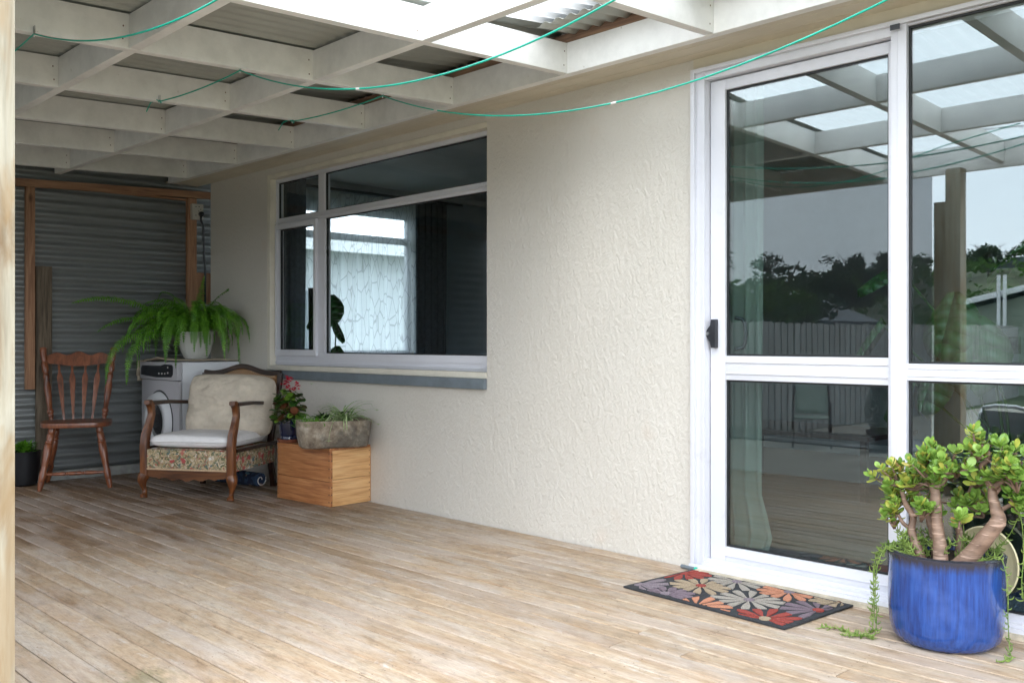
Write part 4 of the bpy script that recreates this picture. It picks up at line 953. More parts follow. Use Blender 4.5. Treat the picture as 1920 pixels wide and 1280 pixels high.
for k in range(420):
    blade(g, (rs.gauss(0, .05), rs.gauss(.02, .05), rs.uniform(-.01, .01)), rs.uniform(0, 6.28), rs.uniform(.02, .05), rs.uniform(.3, 1.4), rs.uniform(0, 1), .0022, 2)
g.build('moss_sprigs', M['fern'], ms, kind='stuff')
for bx, by, az, L in ((.03, .10, 2.2, .10), (.05, .14, .6, .15), (.06, .12, 1.0, .14)):
    g = G(); e = 1.3; p = Vector((bx, by, 0)); pts = []
    for i in range(14):
        pts.append(p.copy()); p = p + Vector((math.cos(az) * math.cos(e), math.sin(az) * math.cos(e) * .5, math.sin(e))) * L / 13; e -= .12
    g.tube(pts, .0015, 4)
    for q in pts[3:]:
        for j in range(4): blade(g, q, rs.uniform(0, 6.28), .018, .5, 1.2, .005, 2)
    g.build('sprig', M['begonia'], ms)
def smallpot(name, label, loc, prof, h, m, par_extra=None):
    t = thing(name, label, 'pot', loc)
    n = 28; vs = []
    for q, r in prof: vs += [(r * math.cos(2 * math.pi * j / n), r * math.sin(2 * math.pi * j / n), q * h) for j in range(n)]
    rr = prof[-1][1]
    for q, r in ((1, rr - .006), (.86, rr - .008)): vs += [(r * math.cos(2 * math.pi * j / n), r * math.sin(2 * math.pi * j / n), q * h) for j in range(n)]
    k = len(prof) + 2
    G().add(vs, [(i * n + j, i * n + (j + 1) % n, (i + 1) * n + (j + 1) % n, (i + 1) * n + j) for i in range(k - 1) for j in range(n)] + [tuple(range(n))]).build('pot_body', m, t, smooth='auto')
    G().lathe((0, 0, h * .8), (0, 0, h * .93), [(0, rr - .009), (.6, rr - .009), (1, rr * .5)], 20).build('soil', M['soil'], t, smooth=True)
    return t
# navy pot on a terracotta saucer with begonia
NX, NY = -5.435, -.295
sau = G().lathe((0, 0, 0), (0, 0, .022), [(0, .062), (.2, .068), (1, .080), (1, .074), (.5, .066)], 28).build('saucer', M['terracotta'], smooth='auto'); sau.location = (NX, NY, .3565)
tag(sau, 'terracotta saucer under the navy pot on the crate', 'saucer')
smallpot('flower_pot', 'glossy navy blue pot with begonia on the crate corner', (NX, NY, .372), [(0, .052), (.04, .058), (.16, .058), (.2, .054), (.24, .060), (.5, .066), (.84, .068), (.86, .072), (1, .074)], .13, M['potnavy'])
bg_ = thing('begonia', 'begonia with dark round leaves and pink-red flowers in the navy pot', 'plant', (NX, NY, .49))
def rleaf(r, cup=.2):
    g = G(); n = 14; vs = [(0, 0, 0)] + [(r * math.cos(2 * math.pi * j / n) * (1 + .05 * (j % 2)), r + r * math.sin(2 * math.pi * j / n) * (1 + .05 * (j % 2)), cup * r * (.5 + .5 * math.sin(j * 1.3)) ) for j in range(n)]
    vs[0] = (0, r * .9, -cup * r * .3)
    return g.add(vs, [(0, 1 + j, 1 + (j + 1) % n) for j in range(n)])
rb = random.Random(5)
base_leaf = None; M['begonia2'] = leafmat('begonia_red_leaf', (.07, .02, .012), (.20, .07, .03), (.10, .16, .03), .3); M['begonia3'] = leafmat('begonia_light_leaf', (.08, .20, .02), (.22, .36, .05), None, .3); bl_ = []
stems = G()
for k in range(150):
    hgt = rb.uniform(0, .19); az = rb.uniform(0, 6.28); rad = rb.uniform(.03, .10) * (1.12 - hgt * 2.6)
    p = Vector((rad * math.cos(az), rad * math.sin(az) * .9, hgt))
    if k < 12: stems.tube([(0, 0, 0), (p.x * .4, p.y * .4, hgt * .5), tuple(p)], [.004, .003, .002], 5)
    mt = Matrix.Translation(p) @ Matrix.Rotation(az - math.pi / 2, 4, 'Z') @ Matrix.Rotation(rb.uniform(-1.0, .3), 4, 'X') @ Matrix.Rotation(rb.uniform(-.4, .4), 4, 'Y') @ Matrix.Scale(rb.uniform(.7, 1.25), 4)
    if base_leaf is None: base_leaf = rleaf(.024).build('leaf', M['begonia'], bg_, smooth=True); base_leaf.matrix_local = mt; bl_ = [base_leaf]
    elif k in (1, 2): bl_.append(rleaf(.024).build('leaf', M['begonia2' if k == 1 else 'begonia3'], bg_, smooth=True)); bl_[-1].matrix_local = mt
    else: share(bl_[(0, 0, 1, 2)[k % 4]], bg_, mt)
stems.build('stems', M['bark'], bg_, smooth=True)
g = G()
for cx, cy, cz in ((-.015, -.02, .235), (.005, -.01, .275), (-.01, 0, .255), (.06, .01, .215), (.075, .01, .235), (.0, -.01, .20)):
    for k in range(9):
        p = Vector((cx + rb.gauss(0, .011), cy + rb.gauss(0, .01), cz + rb.gauss(0, .012)))
        for j in range(4): blade(g, p, rb.uniform(0, 6.28), .014, rb.uniform(-.3, 1), .6, .005, 2)
g.build('flowers', M['petalred'], bg_)
# small white pot behind the trough
smallpot('flower_pot', 'small white pot half hidden behind the stone trough', (-5.27, -.155, .3565), [(0, .045), (.8, .052), (.82, .058), (1, .058)], .155, M['potwhite'])
dk = thing('dark_plant', 'low dark-leaved plant in the small white pot behind the trough', 'plant', (-5.27, -.155, .51))
g = G()
for k in range(60): blade(g, (rb.gauss(0, .02), rb.gauss(0, .02), 0), rb.uniform(-3, 1), rb.uniform(.03, .10), rb.uniform(.1, .9), rb.uniform(.3, 1.3), .008, 4)
g.v = [(x, min(y_, .10), z) for x, y_, z in g.v]; g.build('foliage', M['begonia'], dk)
# black pot behind the post
smallpot('flower_pot', 'round black plastic pot on the floor left of the dining chair', (-7.165, -1.355, .0), [(0, .06), (.05, .08), (.5, .098), (.9, .103), (1, .108)], .24, M['blackpot'])
bp = thing('potted_herb', 'small leafy green herb in the black pot left of the chair', 'plant', (-7.165, -1.355, .225))
g = G()
for k in range(170):
    az = rb.uniform(0, 6.28); g2_ = rb.uniform(0, .07); blade(g, (g2_ * math.cos(az), g2_ * math.sin(az), rb.uniform(0, .07)), az, rb.uniform(.02, .05), rb.uniform(0, 1.2), 1, .009, 3)
g.build('foliage', M['fern'], bp)

# ------------------------------------------------------------------ DOORMAT
dm_ = thing('doormat', 'black rubber doormat with red, peach and lilac daisy pattern by the door', 'doormat', (-2.11, -.300, .0025), R(-3.2))
MW, MD = .378, .226
G().box(-MW, MW, -MD, MD, 0, .007).build('mat_base', M['matrubber'], dm_, bevel=.002, smooth='auto')
Fl = [(-.353, .125, 'red', 'red', .10), (-.35, -.165, 'lilac', 'lilac', .11), (-.17, .01, 'tan', 'red', .11), (-.115, .175, 'pale', 'lilac', .13), (.085, -.02, 'pale', 'lilac', .13), (.0, -.235, 'peach', 'peach', .13), (.12, .195, 'peach', 'lilac', .11), (.27, -.185, 'red', 'tan', .12), (.335, .055, 'purple', 'red', .14), (.325, .225, 'tan', 'tan', .10), (-.185, -.19, 'purple', 'lilac', .09)]
def clip(poly, nx, ny, c):     # keep nx*x+ny*y<=c
    outp = []
    for i in range(len(poly)):
        a, b = poly[i], poly[(i + 1) % len(poly)]; da = nx * a[0] + ny * a[1] - c; db = nx * b[0] + ny * b[1] - c
        if da <= 0: outp.append(a)
        if da * db < 0: t = da / (da - db); outp.append((a[0] + (b[0] - a[0]) * t, a[1] + (b[1] - a[1]) * t))
    return outp
ix, iy = MW - .022, MD - .020
rm = random.Random(2)
for fi, (cx, cy, pc, cc, rad) in enumerate(Fl):
    def lim(poly):
        for nx, ny, c_ in ((1, 0, ix), (-1, 0, ix), (0, 1, iy), (0, -1, iy)): poly = clip(poly, nx, ny, c_) if poly else poly
        for j, (ox, oy, *_r) in enumerate(Fl):
            if j != fi and poly:
                dx, dy = ox - cx, oy - cy; L = math.hypot(dx, dy); nx, ny = dx / L, dy / L
                poly = clip(poly, nx, ny, nx * (cx + dx / 2) + ny * (cy + dy / 2) - .0035)
        return poly
    npet = 12; a0 = rm.uniform(0, 1)
    for k in range(npet):
        q = a0 + 2 * math.pi * k / npet; rr = rad * rm.uniform(.95, 1.2) * 1.15; wd = .0165
        shp = [(.022, -.12), (.04, -.25), (rr * .55, -.85), (rr * .8, -.95), (rr * .95, -.6), (rr, 0), (rr * .95, .6), (rr * .8, .95), (rr * .55, .85), (.04, .25), (.022, .12)]
        poly = [(cx + r * math.cos(q) - w * wd * math.sin(q), cy + r * math.sin(q) + w * wd * math.cos(q)) for r, w in shp]
        poly = lim(poly)
        if len(poly) < 3: continue
        ar = abs(sum(poly[i][0] * poly[(i + 1) % len(poly)][1] - poly[(i + 1) % len(poly)][0] * poly[i][1] for i in range(len(poly)))) / 2
        if ar < .00016: continue
        G().prism(poly, lambda a, b, d: (a, b, d), .0068, .0105).build('petal', MP[pc], dm_)
    poly = lim([(cx + .021 * math.cos(t * .5236), cy + .021 * math.sin(t * .5236)) for t in range(12)])
    if len(poly) > 2: G().prism(poly, lambda a, b, d: (a, b, d), .0068, .0115).build('flower_centre', MP[cc], dm_)
ht = thing('hose_connector', 'grey tube with teal end lying beside the door threshold', 'hose fitting', (-2.50, -.058, .011), R(-4))
G().tube([(-.04, 0, 0), (.035, 0, 0)], .0085, 10).build('tube', M['sillgrey'], ht, smooth='auto'); G().tube([(.0352, 0, 0), (.047, 0, 0)], .0095, 10).build('ring', M['greenwire'], ht, smooth='auto')
# dry leaf by the threshold
lf = thing('dry_leaf', 'curled brown dry leaf on the deck by the door threshold', 'leaf', (-1.79, -.105, .004))
g = G(); blade(g, (0, 0, 0), .3, .035, .9, 2.0, .009, 6); g.build('leaf_blade', M['nail'], lf, smooth=True)

# ------------------------------------------------------------------ BLUE POT + JADE
PX, PY = -1.312, -.262
bp2 = thing('glazed_pot', 'large cobalt blue glazed pot with dark rim beside the sliding door', 'pot', (PX, PY, 0))
pr = [(0, .135), (.03, .150), (.09, .166), (.2, .176), (.45, .181), (.75, .179), (.9, .180), (.95, .183), (.985, .184), (1, .178)]
n = 72; vs = []; HH = .305
for t, r in pr: vs += [(r * math.cos(2 * math.pi * j / n), r * math.sin(2 * math.pi * j / n), t * HH) for j in range(n)]
for t, r in ((1.0, .168), (.97, .163), (.80, .160)): vs += [(r * math.cos(2 * math.pi * j / n), r * math.sin(2 * math.pi * j / n), t * HH) for j in range(n)]
k = len(pr) + 3
G().add(vs, [(i * n + j, i * n + (j + 1) % n, (i + 1) * n + (j + 1) % n, (i + 1) * n + j) for i in range(k - 1) for j in range(n)] + [tuple(range(n))]).build('pot_body', M['blueglaze'], bp2, smooth='auto')
def sf(u, v):
    r = u * .162; q = v * 2 * math.pi; return (r * math.cos(q), r * math.sin(q), .272 + .012 * noise.fractal(Vector((r * 20 * math.cos(q), r * 20 * math.sin(q), 0)), 1, 2, 4) + .01 * (1 - u))
G().grid(14, 40, sf).build('soil', M['soil'], bp2, smooth=True)
jd = thing('jade_plant', 'jade plant with thick ringed trunks and fleshy leaves in the blue pot', 'plant', (PX, PY, .27))
jr = random.Random(21)
# view-aligned frame is not used: branches are placed in pot coordinates (x along the wall, y out from it)
def J(a, b, c_): return Vector((a, b, c_))
br = [ # trunk chains: points relative to the plant base, radii
 ([J(.055, -.045, -.01), J(.095, -.045, .03), J(.145, -.040, .10), J(.188, -.030, .165), J(.178, -.015, .195), J(.162, -.005, .24), J(.158, 0, .275)], [.034, .035, .033, .030, .024, .019, .016]),
 ([J(.158, 0, .27), J(.140, -.01, .305), J(.130, -.02, .345), J(.150, -.02, .365), J(.155, -.025, .39), J(.135, -.03, .42)], [.014, .012, .011, .010, .009, .007]),
 ([J(.158, 0, .272), J(.190, .0, .295), J(.225, -.005, .325), J(.235, -.01, .365), J(.24, -.02, .40)], [.013, .012, .011, .009, .007]),
 ([J(.010, -.065, -.01), J(.006, -.065, .06), J(-.006, -.060, .13), J(-.014, -.050, .20), J(-.022, -.045, .255), J(-.045, -.045, .30), J(-.062, -.04, .335), J(-.05, -.04, .375)], [.033, .027, .024, .022, .019, .013, .011, .007]),
 ([J(-.022, -.045, .25), J(.010, -.03, .29), J(.030, -.02, .34), J(.045, -.03, .38)], [.013, .011, .009, .007]),
 ([J(-.060, -.050, -.01), J(-.085, -.050, .05), J(-.105, -.045, .10), J(-.10, -.04, .145), J(-.125, -.05, .19), J(-.135, -.06, .24)], [.022, .019, .016, .013, .011, .008]),
 ([J(-.105, -.045, .10), J(-.130, -.055, .12), J(-.150, -.05, .145), J(-.165, -.05, .17)], [.010, .008, .007, .005]),
 ([J(-.035, .005, -.01), J(-.045, .01, .06), J(-.06, .01, .12), J(-.085, .01, .19), J(-.12, .0, .25), J(-.15, -.02, .29)], [.020, .016, .014, .012, .010, .007]),
 ([J(.03, .03, -.01), J(.03, .05, .07), J(.02, .06, .16), J(.06, .07, .24), J(.08, .06, .32)], [.018, .015, .013, .011, .008]),
 ([J(.178, -.015, .195), J(.215, .02, .22), J(.245, .03, .24)], [.010, .008, .006]),
 ([J(-.10, -.04, .145), J(-.06, -.07, .17), J(-.035, -.09, .19)], [.008, .006, .005]),
]
tips = []
def refine(pts, rad, k=4):
    P_ = []; R_ = []
    for i in range(len(pts) - 1):
        p0 = pts[max(0, i - 1)]; p1 = pts[i]; p2 = pts[i + 1]; p3 = pts[min(len(pts) - 1, i + 2)]
        for j in range(k):
            t = j / k; P_.append(.5 * ((2 * p1) + (p2 - p0) * t + (2 * p0 - 5 * p1 + 4 * p2 - p3) * t * t + (3 * p1 - p0 - 3 * p2 + p3) * t ** 3)); R_.append(lerp(rad[i], rad[i + 1], t) * (1.07 if j % 4 == 0 else 1.0))
    P_.append(pts[-1]); R_.append(rad[-1]); return P_, R_
for pts, rad in br:
    rad = [q_ * .84 for q_ in rad]; p_, r_ = refine(pts, rad); G().tube(p_, r_, 12).build('branch', M['bark'], jd, smooth=True); tips.append((pts[-1], (pts[-1] - pts[-2]).normalized()))
# leaf meshes (thick obovate)
def jleaf(L, W, Tk):
    nu, nv = 7, 4; vs = []; fs = []
    def p(u, v, s_):
        w = W * (math.sin(math.pi * min(1, u) ** 1.5) ** .62 + .10 * (1 - u)) if 0 < u < 1 else (.08 * W if u == 0 else .0)
        x = (2 * v - 1) * w; y_ = u * L; cv = .18 * L * (u ** 2) + .5 * W * ((2 * v - 1) ** 2) * .35
        th = Tk * (1 - (2 * v - 1) ** 2) ** .5 * (min(1, 4 * u + .3) * min(1, (1 - u) * 5))
        return (x, y_, cv + s_ * th)
    g = G(); g.grid(nu, nv, lambda a, b: p(a, b, 1)); g.grid(nu, nv, lambda a, b: p(a, b, -.7)); return g
proto = []
for mm in ('jade', 'jade2'):
    for L, W in ((.042, .0135), (.033, .0115), (.050, .0150)):
        o = jleaf(L, W, .0022).build('leaf', M[mm], jd, smooth=True); proto.append(o)
used = set(); nleaf = 0; extra = {'jade': G(), 'jade2': G()}
def place_leaf(mt, yellow):
    global nleaf
    src = proto[(3 if yellow else 0) + jr.randrange(3)]
    if nleaf < 288:
        if src.name not in used: used.add(src.name); src.matrix_local = mt
        else: share(src, jd, mt)
        nleaf += 1
    else:
        g = extra['jade2' if yellow else 'jade']; vs = [mt @ v.co for v in src.data.vertices]; g.add(vs, [tuple(p.vertices) for p in src.data.polygons])
def rosette(c_, ax, scale, yellow, nl=None):
    ax = ax.normalized(); u = ax.orthogonal().normalized(); w = ax.cross(u); nl = nl or jr.randint(7, 10); a0 = jr.uniform(0, 6)
    for k in range(nl):
        lev = k // 2; q = a0 + (k % 2) * math.pi + lev * 1.57 + jr.uniform(-.25, .25)
        rad = u * math.cos(q) + w * math.sin(q); tilt = [.15, .4, .75, 1.0, 1.2][min(4, lev)] + jr.uniform(-.12, .12)
        d = (rad * math.cos(tilt) + ax * math.sin(tilt)).normalized(); sd = d.cross(ax)
        if sd.length < .05: sd = u
        sd = sd.normalized(); nn = sd.cross(d)
        mt = Matrix((( *sd[:], 0), (*d[:], 0), (*nn[:], 0), (0, 0, 0, 1))).transposed()
        sc = scale * jr.uniform(.8, 1.15) * (1 if lev < 3 else .7)
        mt = Matrix.Translation(c_ + ax * (lev * .007 - .008)) @ mt @ Matrix.Scale(sc, 4)
        place_leaf(mt, jr.random() < yellow)
# rosette centres spread through the crown (plant coordinates)
cent = []
for t, d in tips: cent.append((t, d, .15))
blobs = [((-.165, -.04, .205), .045, 10, .45), ((-.10, -.04, .28), .06, 11, .28), ((-.150, -.03, .27), .045, 11, .5), ((-.03, -.05, .30), .06, 13, .12), ((-.05, -.03, .37), .035, 7, .25), ((.05, -.03, .34), .06, 12, .2), ((.12, -.03, .40), .04, 8, .35), ((.21, -.02, .36), .055, 14, .15), ((.17, .0, .29), .06, 9, .12), ((.09, .04, .30), .07, 7, .1), ((-.08, .02, .21), .07, 6, .1), ((.235, .02, .23), .05, 10, .12), ((.04, .05, .22), .07, 7, .05), ((-.165, -.05, .135), .030, 5, .6), ((.075, -.08, .155), .015, 2, .1), ((-.055, -.08, .18), .045, 6, .15), ((.11, .05, .20), .05, 8, .1), ((.25, -.03, .31), .045, 7, .1), ((.0, .05, .32), .06, 6, .1)]
for c_, sp, nn_, yl in blobs:
    c_ = Vector(c_)
    for k in range(nn_):
        o_ = Vector((jr.gauss(0, sp * .62), jr.gauss(0, sp * .55), jr.gauss(0, sp * .5))); p = c_ + o_
        p.y = min(p.y, .19)
        ax = (o_ * 6 + Vector((c_.x * .8, -.25, .9))).normalized(); cent.append((p, ax, yl))
        G().tube([c_ - Vector((0, 0, .04)), (c_ + p) / 2 - Vector((0, 0, .015)), p], [.005, .004, .003], 5).build('twig', M['bark'], jd, smooth=True)
jr.shuffle(cent); cent.sort(key=lambda t: t[0].y)    # outermost (towards the viewer side) first
for c_, ax, yl in cent: rosette(c_, ax, jr.uniform(.72, 1.0), yl)
for o in proto:
    if o.name not in used: o.matrix_local = Matrix.Translation((.1, .05, .3))
for k_, g in extra.items():
    if g.v: g.build('small_leaves', M[k_], jd, smooth=True, kind='stuff')
# trailing succulent
jd.scale = (.93, .93, .95)
ts = thing('trailing_succulent', 'trailing string succulent spilling over the rim of the blue pot', 'plant', (PX, PY, .28))
def trail(pts, nseg, lw=.0022, ll=.024, dens=1.6):
    pts = [Vector(p) for p in pts]; p_, _ = refine(pts, [1] * len(pts), 7); g = G(); g.tube(p_, .0016, 5)
    for i in range(2, len(p_)):
        for k in range(2 if jr.random() < dens - 1 else 1):
            q = p_[i]; az = jr.uniform(0, 6.28); L = ll * jr.uniform(.6, 1.2); el = jr.uniform(-.9, .5); pp = []; e = el
            for s_ in range(5): pp.append(q.copy()); q = q + Vector((math.cos(az) * math.cos(e), math.sin(az) * math.cos(e), math.sin(e))) * L / 4; e += .45
            g.tube(pp, [.001, lw, lw, lw * .8, .0004], 4, cap=False)
    return g.build('trailing_stem', M['trail'], ts, smooth=True)
trail([(-.09, -.06, .0), (-.14, -.10, .03), (-.175, -.115, .0), (-.192, -.12, -.08), (-.190, -.12, -.17), (-.196, -.12, -.25), (-.205, -.115, -.272)], 8)
trail([(-.08, -.08, .0), (-.135, -.13, .03), (-.158, -.152, -.01), (-.168, -.158, -.10), (-.165, -.155, -.19), (-.172, -.155, -.262), (-.20, -.16, -.272)], 8)
trail([(-.09, -.02, .0), (-.15, -.07, .035), (-.19, -.08, .01), (-.21, -.085, -.06), (-.205, -.09, -.15), (-.215, -.09, -.22)], 8)
trail([(-.172, -.155, -.262), (-.22, -.165, -.274), (-.27, -.15, -.273), (-.32, -.15, -.272), (-.36, -.165, -.274)], 8)
trail([(-.205, -.115, -.272), (-.23, -.18, -.272), (-.26, -.20, -.273)], 6)
trail([(.13, .02, .0), (.19, .03, .10), (.225, .02, .16), (.235, .02, .05), (.232, .01, -.05), (.236, .02, -.10)], 7, dens=1.1)
trail([(.12, -.03, .0), (.178, -.02, .03), (.20, -.02, -.05), (.202, -.02, -.16), (.21, -.03, -.25), (.225, -.06, -.273), (.20, -.11, -.273)], 7, dens=1.2)
for k in range(26):
    az = jr.uniform(0, 6.28); r = jr.uniform(.03, .13); h = jr.uniform(.02, .09); az2 = az + jr.uniform(-1, 1)
    trail([(r * math.cos(az), r * math.sin(az), -.005), (r * math.cos(az) + .02 * math.cos(az2), r * math.sin(az) + .02 * math.sin(az2), h * .6), ((r + .04) * math.cos(az2), (r + .04) * math.sin(az2), h)], 4, ll=.03)
# cream disc leaning behind the pot
dc = thing('round_plaque', 'cream round plaque with curled ornament leaning on the glass behind the pot', 'plaque', (-1.262, -.040, .235), R(-4))
n = 48; vs = []; prf = [(0, -.002), (.088, -.002), (.096, -.006), (.108, -.013), (.1125, -.010), (.108, .0), (0, .004)]
for r, yy in prf[1:]: vs += [(r * math.cos(2 * math.pi * j / n), yy, r * 1.14 * math.sin(2 * math.pi * j / n)) for j in range(n)]
k = len(prf) - 1
g = G().add(vs, [(i * n + j, i * n + (j + 1) % n, (i + 1) * n + (j + 1) % n, (i + 1) * n + j) for i in range(k - 1) for j in range(n)] + [tuple(range(n)), tuple(reversed(range((k - 1) * n, k * n)))])
g.build('plaque_body', M['disc'], dc, smooth='auto')
for sc in (.032, .022):
    G().tube([(.045 + sc * .5 * math.cos(q), -.006, -.01 + sc * math.sin(q)) for q in [k * .4 - 1.9 for k in range(12)]], .002, 5).build('ornament', M['oldwood'], dc, smooth=True)
st = box('plaque_stand', M['oldwood'], dc, (-.03, .03, -.012, .012, -.235, -.128))

# ------------------------------------------------------------------ CURTAINS AND ROOM CONTENTS
def curtain(name, label, m, axis, a0, a1, pos, z0, z1, folds, amp, solid=0, fn2=None):
    nn_ = folds * 10
    def fn(u, v):
        a = lerp(a0, a1, u); z = lerp(z0, z1, v); d = amp * math.sin(u * folds * 2 * math.pi + .6 * math.sin(v * 3 + u * 5)) * (1 - .25 * v)
        if fn2: a, d = fn2(u, v, a, d)
        return (a, pos + d, z) if axis == 'x' else (pos + d, a, z)
    o = G().grid(nn_, 24, fn).build(name, m, None, smooth=True, solid=solid); tag(o, label, 'curtain'); return o
curtain('sheer_curtain', 'white sheer curtain with fine line pattern across the inner room window', M['sheer'], 'y', .20, 1.90, -6.90, .90, 2.26, 11, .040)
curtain('curtain', 'charcoal curtain at the right edge of the inner room window', M['darkcurtain'], 'y', 1.84, 2.20, -6.86, .05, 2.27, 5, .028)
curtain('curtain', 'charcoal curtain gathered inside the left edge of the front window', M['darkcurtain'], 'x', -6.45, -6.07, .21, .05, 2.28, 5, .026)
def bulge(u, v, a, d):
    z = 2.2 * v; k = max(0, 1 - abs(z - .10) / .18); return a + u * .045 * k, d + .02 * k * u
curtain('curtain', 'pale linen curtain hanging inside the left side of the sliding door', M['sheer2'], 'x', -2.53, -2.275, .175, .05, 2.28, 4, .022, fn2=bulge)
cr_ = G().tube([(-6.86, .1, 2.28), (-6.86, 2.4, 2.28)], .012, 8).build('curtain_rod', M['darkcurtain'], smooth=True); tag(cr_, 'dark curtain rod above the inner room window', 'curtain rod')
cr2 = G().tube([(-6.9, .2, 2.29), (.9, .2, 2.29)], .012, 8).build('curtain_rod', M['darkcurtain'], smooth=True); tag(cr2, 'long dark curtain rod inside above the front window and door', 'curtain rod')
mp_ = G().tube([(-6.205, .36, .04), (-6.23, .36, 1.40)], .020, 10).build('moss_pole', M['seal'], smooth=True); tag(mp_, 'black plant support pole inside the front window', 'pole')
def monstera(name, label, loc, leaves):
    t = thing(name, label, 'plant', loc)
    for (x, y_, z, s_, az, til) in leaves:
        g = G(); g.tube([(0, 0, 0), (x * .4, y_ * .4, z * .7), (x, y_, z)], [.008, .006, .005], 6); g.build('stem', M['monstera'], t, smooth=True)
        # heart leaf with cut lobes
        vs = []; fs = []
        nseg = 6; right = []
        for k in range(nseg):
            u = k / (nseg - 1); w = math.sin(math.pi * (u * .86 + .12)) ** .7
            right.append((u * s_ - s_ * .12, w * s_ * .46))
        for sd in (-1, 1):
            for k in range(nseg - 1):
                (y0, w0), (y1, w1) = right[k], right[k + 1]; gap = (y1 - y0) * .03
                o_ = len(vs); vs += [(0, y0, 0), (0, y1, 0), (sd * w1, y1 + .10 * s_ - gap, -.12 * s_), (sd * w0, y0 + .10 * s_, -.12 * s_), (sd * w0 * .45, y0 + .02 * s_, .02 * s_), (sd * w1 * .45, y1 + .02 * s_, .02 * s_)]
                fs += [(o_, o_ + 1, o_ + 5, o_ + 4), (o_ + 4, o_ + 5, o_ + 2, o_ + 3)]
        g = G().add(vs, fs); o = g.build('leaf', M['monstera'], t, smooth=True, solid=.001)
        o.matrix_local = Matrix.Translation((x, y_, z)) @ Matrix.Rotation(az, 4, 'Z') @ Matrix.Rotation(til, 4, 'X')
    return t
monstera('monstera', 'monstera plant seen through the front window beside the black pole', (-6.0, .40, .05), [(.13, -.04, .90, .17, -1.6, -1.3), (.05, 0, 1.08, .16, -1.0, -1.1), (-.12, .02, 1.08, .26, .6, 1.2), (-.2, .03, 1.2, .2, 2.2, -.9), (.24, .0, .84, .13, -1.9, -1.2)])
smallpot('plant_pot', 'dark pot holding the monstera inside the front window', (-6.0, .40, .013), [(0, .12), (1, .16)], .26, M['blackpot'])
monstera('monstera', 'large monstera with split leaves inside the glass door', (-1.35, .60, .05), [(-.55, -.10, 1.03, .24, 1.9, -1.0), (-.42, -.12, .80, .22, 2.2, -1.1), (-.5, -.05, 1.28, .22, 2.4, -.6), (-.22, -.15, 1.12, .28, 2.9, -1.2), (-.12, -.18, 1.02, .30, 3.2, -1.3), (.15, -.1, .92, .3, -2.4, -1.2), (.35, 0, 1.25, .28, -1.6, -.8), (.0, .1, 1.35, .3, 1, -.7), (-.30, -.12, .86, .24, 2.7, -1.2)])
smallpot('plant_pot', 'dark pot holding the large monstera inside the glass door', (-1.35, .60, .013), [(0, .15), (1, .19)], .32, M['blackpot'])
pf = thing('framed_picture', 'small framed landscape print on the far wall seen through the right glass pane', 'picture', (-2.72, 4.455, .97))
g = G(); frame_rect(g, -.15, .15, -.13, .13, .02, -.02, 0); g.build('picture_frame', M['whitetrim'], pf)
G().box(-.13, .13, -.008, -.002, -.11, .11).build('mount', M['whitetrim'], pf); G().box(-.085, .085, -.010, -.0082, -.065, .065).build('print', M['art'], pf)
tb = thing('low_table', 'dark low side table inside the room seen through the glass door', 'table', (-3.3, 2.4, .012))
G().box(-.6, .6, -.35, .35, .38, .41).build('table_top', M['darkwood'], tb, bevel=.004)
for sx in (-1, 1):
    for sy in (-1, 1): G().box(sx * .55 - .02, sx * .55 + .02, sy * .3 - .02, sy * .3 + .02, 0, .38).build('leg', M['darkwood'], tb)

# ------------------------------------------------------------------ OUTDOORS (behind the camera, seen in the glass)
fc = thing('paling_fence', 'grey weathered timber paling fence along the side boundary', 'fence')
fpts = []; y_ = -2.95
k = 0
pal = None
rr = random.Random(9)
while y_ > -24.2:
    x = -8.3 if y_ > -17 else -8.3 - (-17 - y_) * .13
    h = 1.80 + rr.uniform(-.02, .02) + .08 * min(1, max(0, (-y_ - 12) / 10))
    if pal is None:
        pal = G().box(-.009, .009, -.046, .046, 0, 1).build('paling', M['fence'], fc); o = pal
    else: o = share(pal, fc, Matrix())
    if k % 1 == 0: o.matrix_local = Matrix.Translation((x + (.012 if k % 2 else 0), y_, -.49)) @ Matrix.Rotation(rr.uniform(-.01, .01), 4, 'X') @ Matrix.Diagonal((1, 1, h, 1))
    y_ -= .098; k += 1
for zz in (.0, .6, 1.15): 
    G().box(-8.36, -8.31, -17, -2.95, zz - .3, zz - .23).build('fence_rail', M['fence'], fc)
g = G()
sh = thing('garden_shed', 'white-trimmed garden shed with low gable roof behind the paling fence', 'shed', (-13.0, -18.2, -.5))
G().box(-4, 0, -5, 0, 0, 2.0).build('wall', M['brick'], sh)
g = G().prism([(-4.3, 1.98), (.35, 1.98), (.35, 2.06), (-1.95, 2.95), (-4.3, 2.06)], lambda a, b, d: (a, d, b), -5.2, .1); g.build('roof', M['darkroof'], sh)
G().sweep([(.4, .13, 2.05), (-1.95, .13, 2.97)], .04, .16, (0, 1, 0)).build('barge_board', M['whitetrim'], sh); G().sweep([(-4.35, .13, 2.05), (-1.95, .13, 2.97)], .04, .16, (0, 1, 0)).build('barge_board', M['whitetrim'], sh)
G().box(-4.1, .3, .12, .16, 1.66, 1.96).build('fascia', M['whitetrim'], sh)
gh = thing('neighbour_house', 'sage green weatherboard house with white barge boards and flue pipes', 'house', (-10.9, -25.0, -.5))
for k in range(15):
    G().box(0, 7.4, -8, 0 + .008 * 0, .2 * k, .2 * k + .195).build('weatherboard', M['greenhouse'], gh) if k < 12 else None
g = G().prism([(-.05, 2.40), (7.45, 2.40), (3.7, 3.25)], lambda a, b, d: (a, d, b), -8, -.01); g.build('gable_wall', M['greenhouse'], gh)
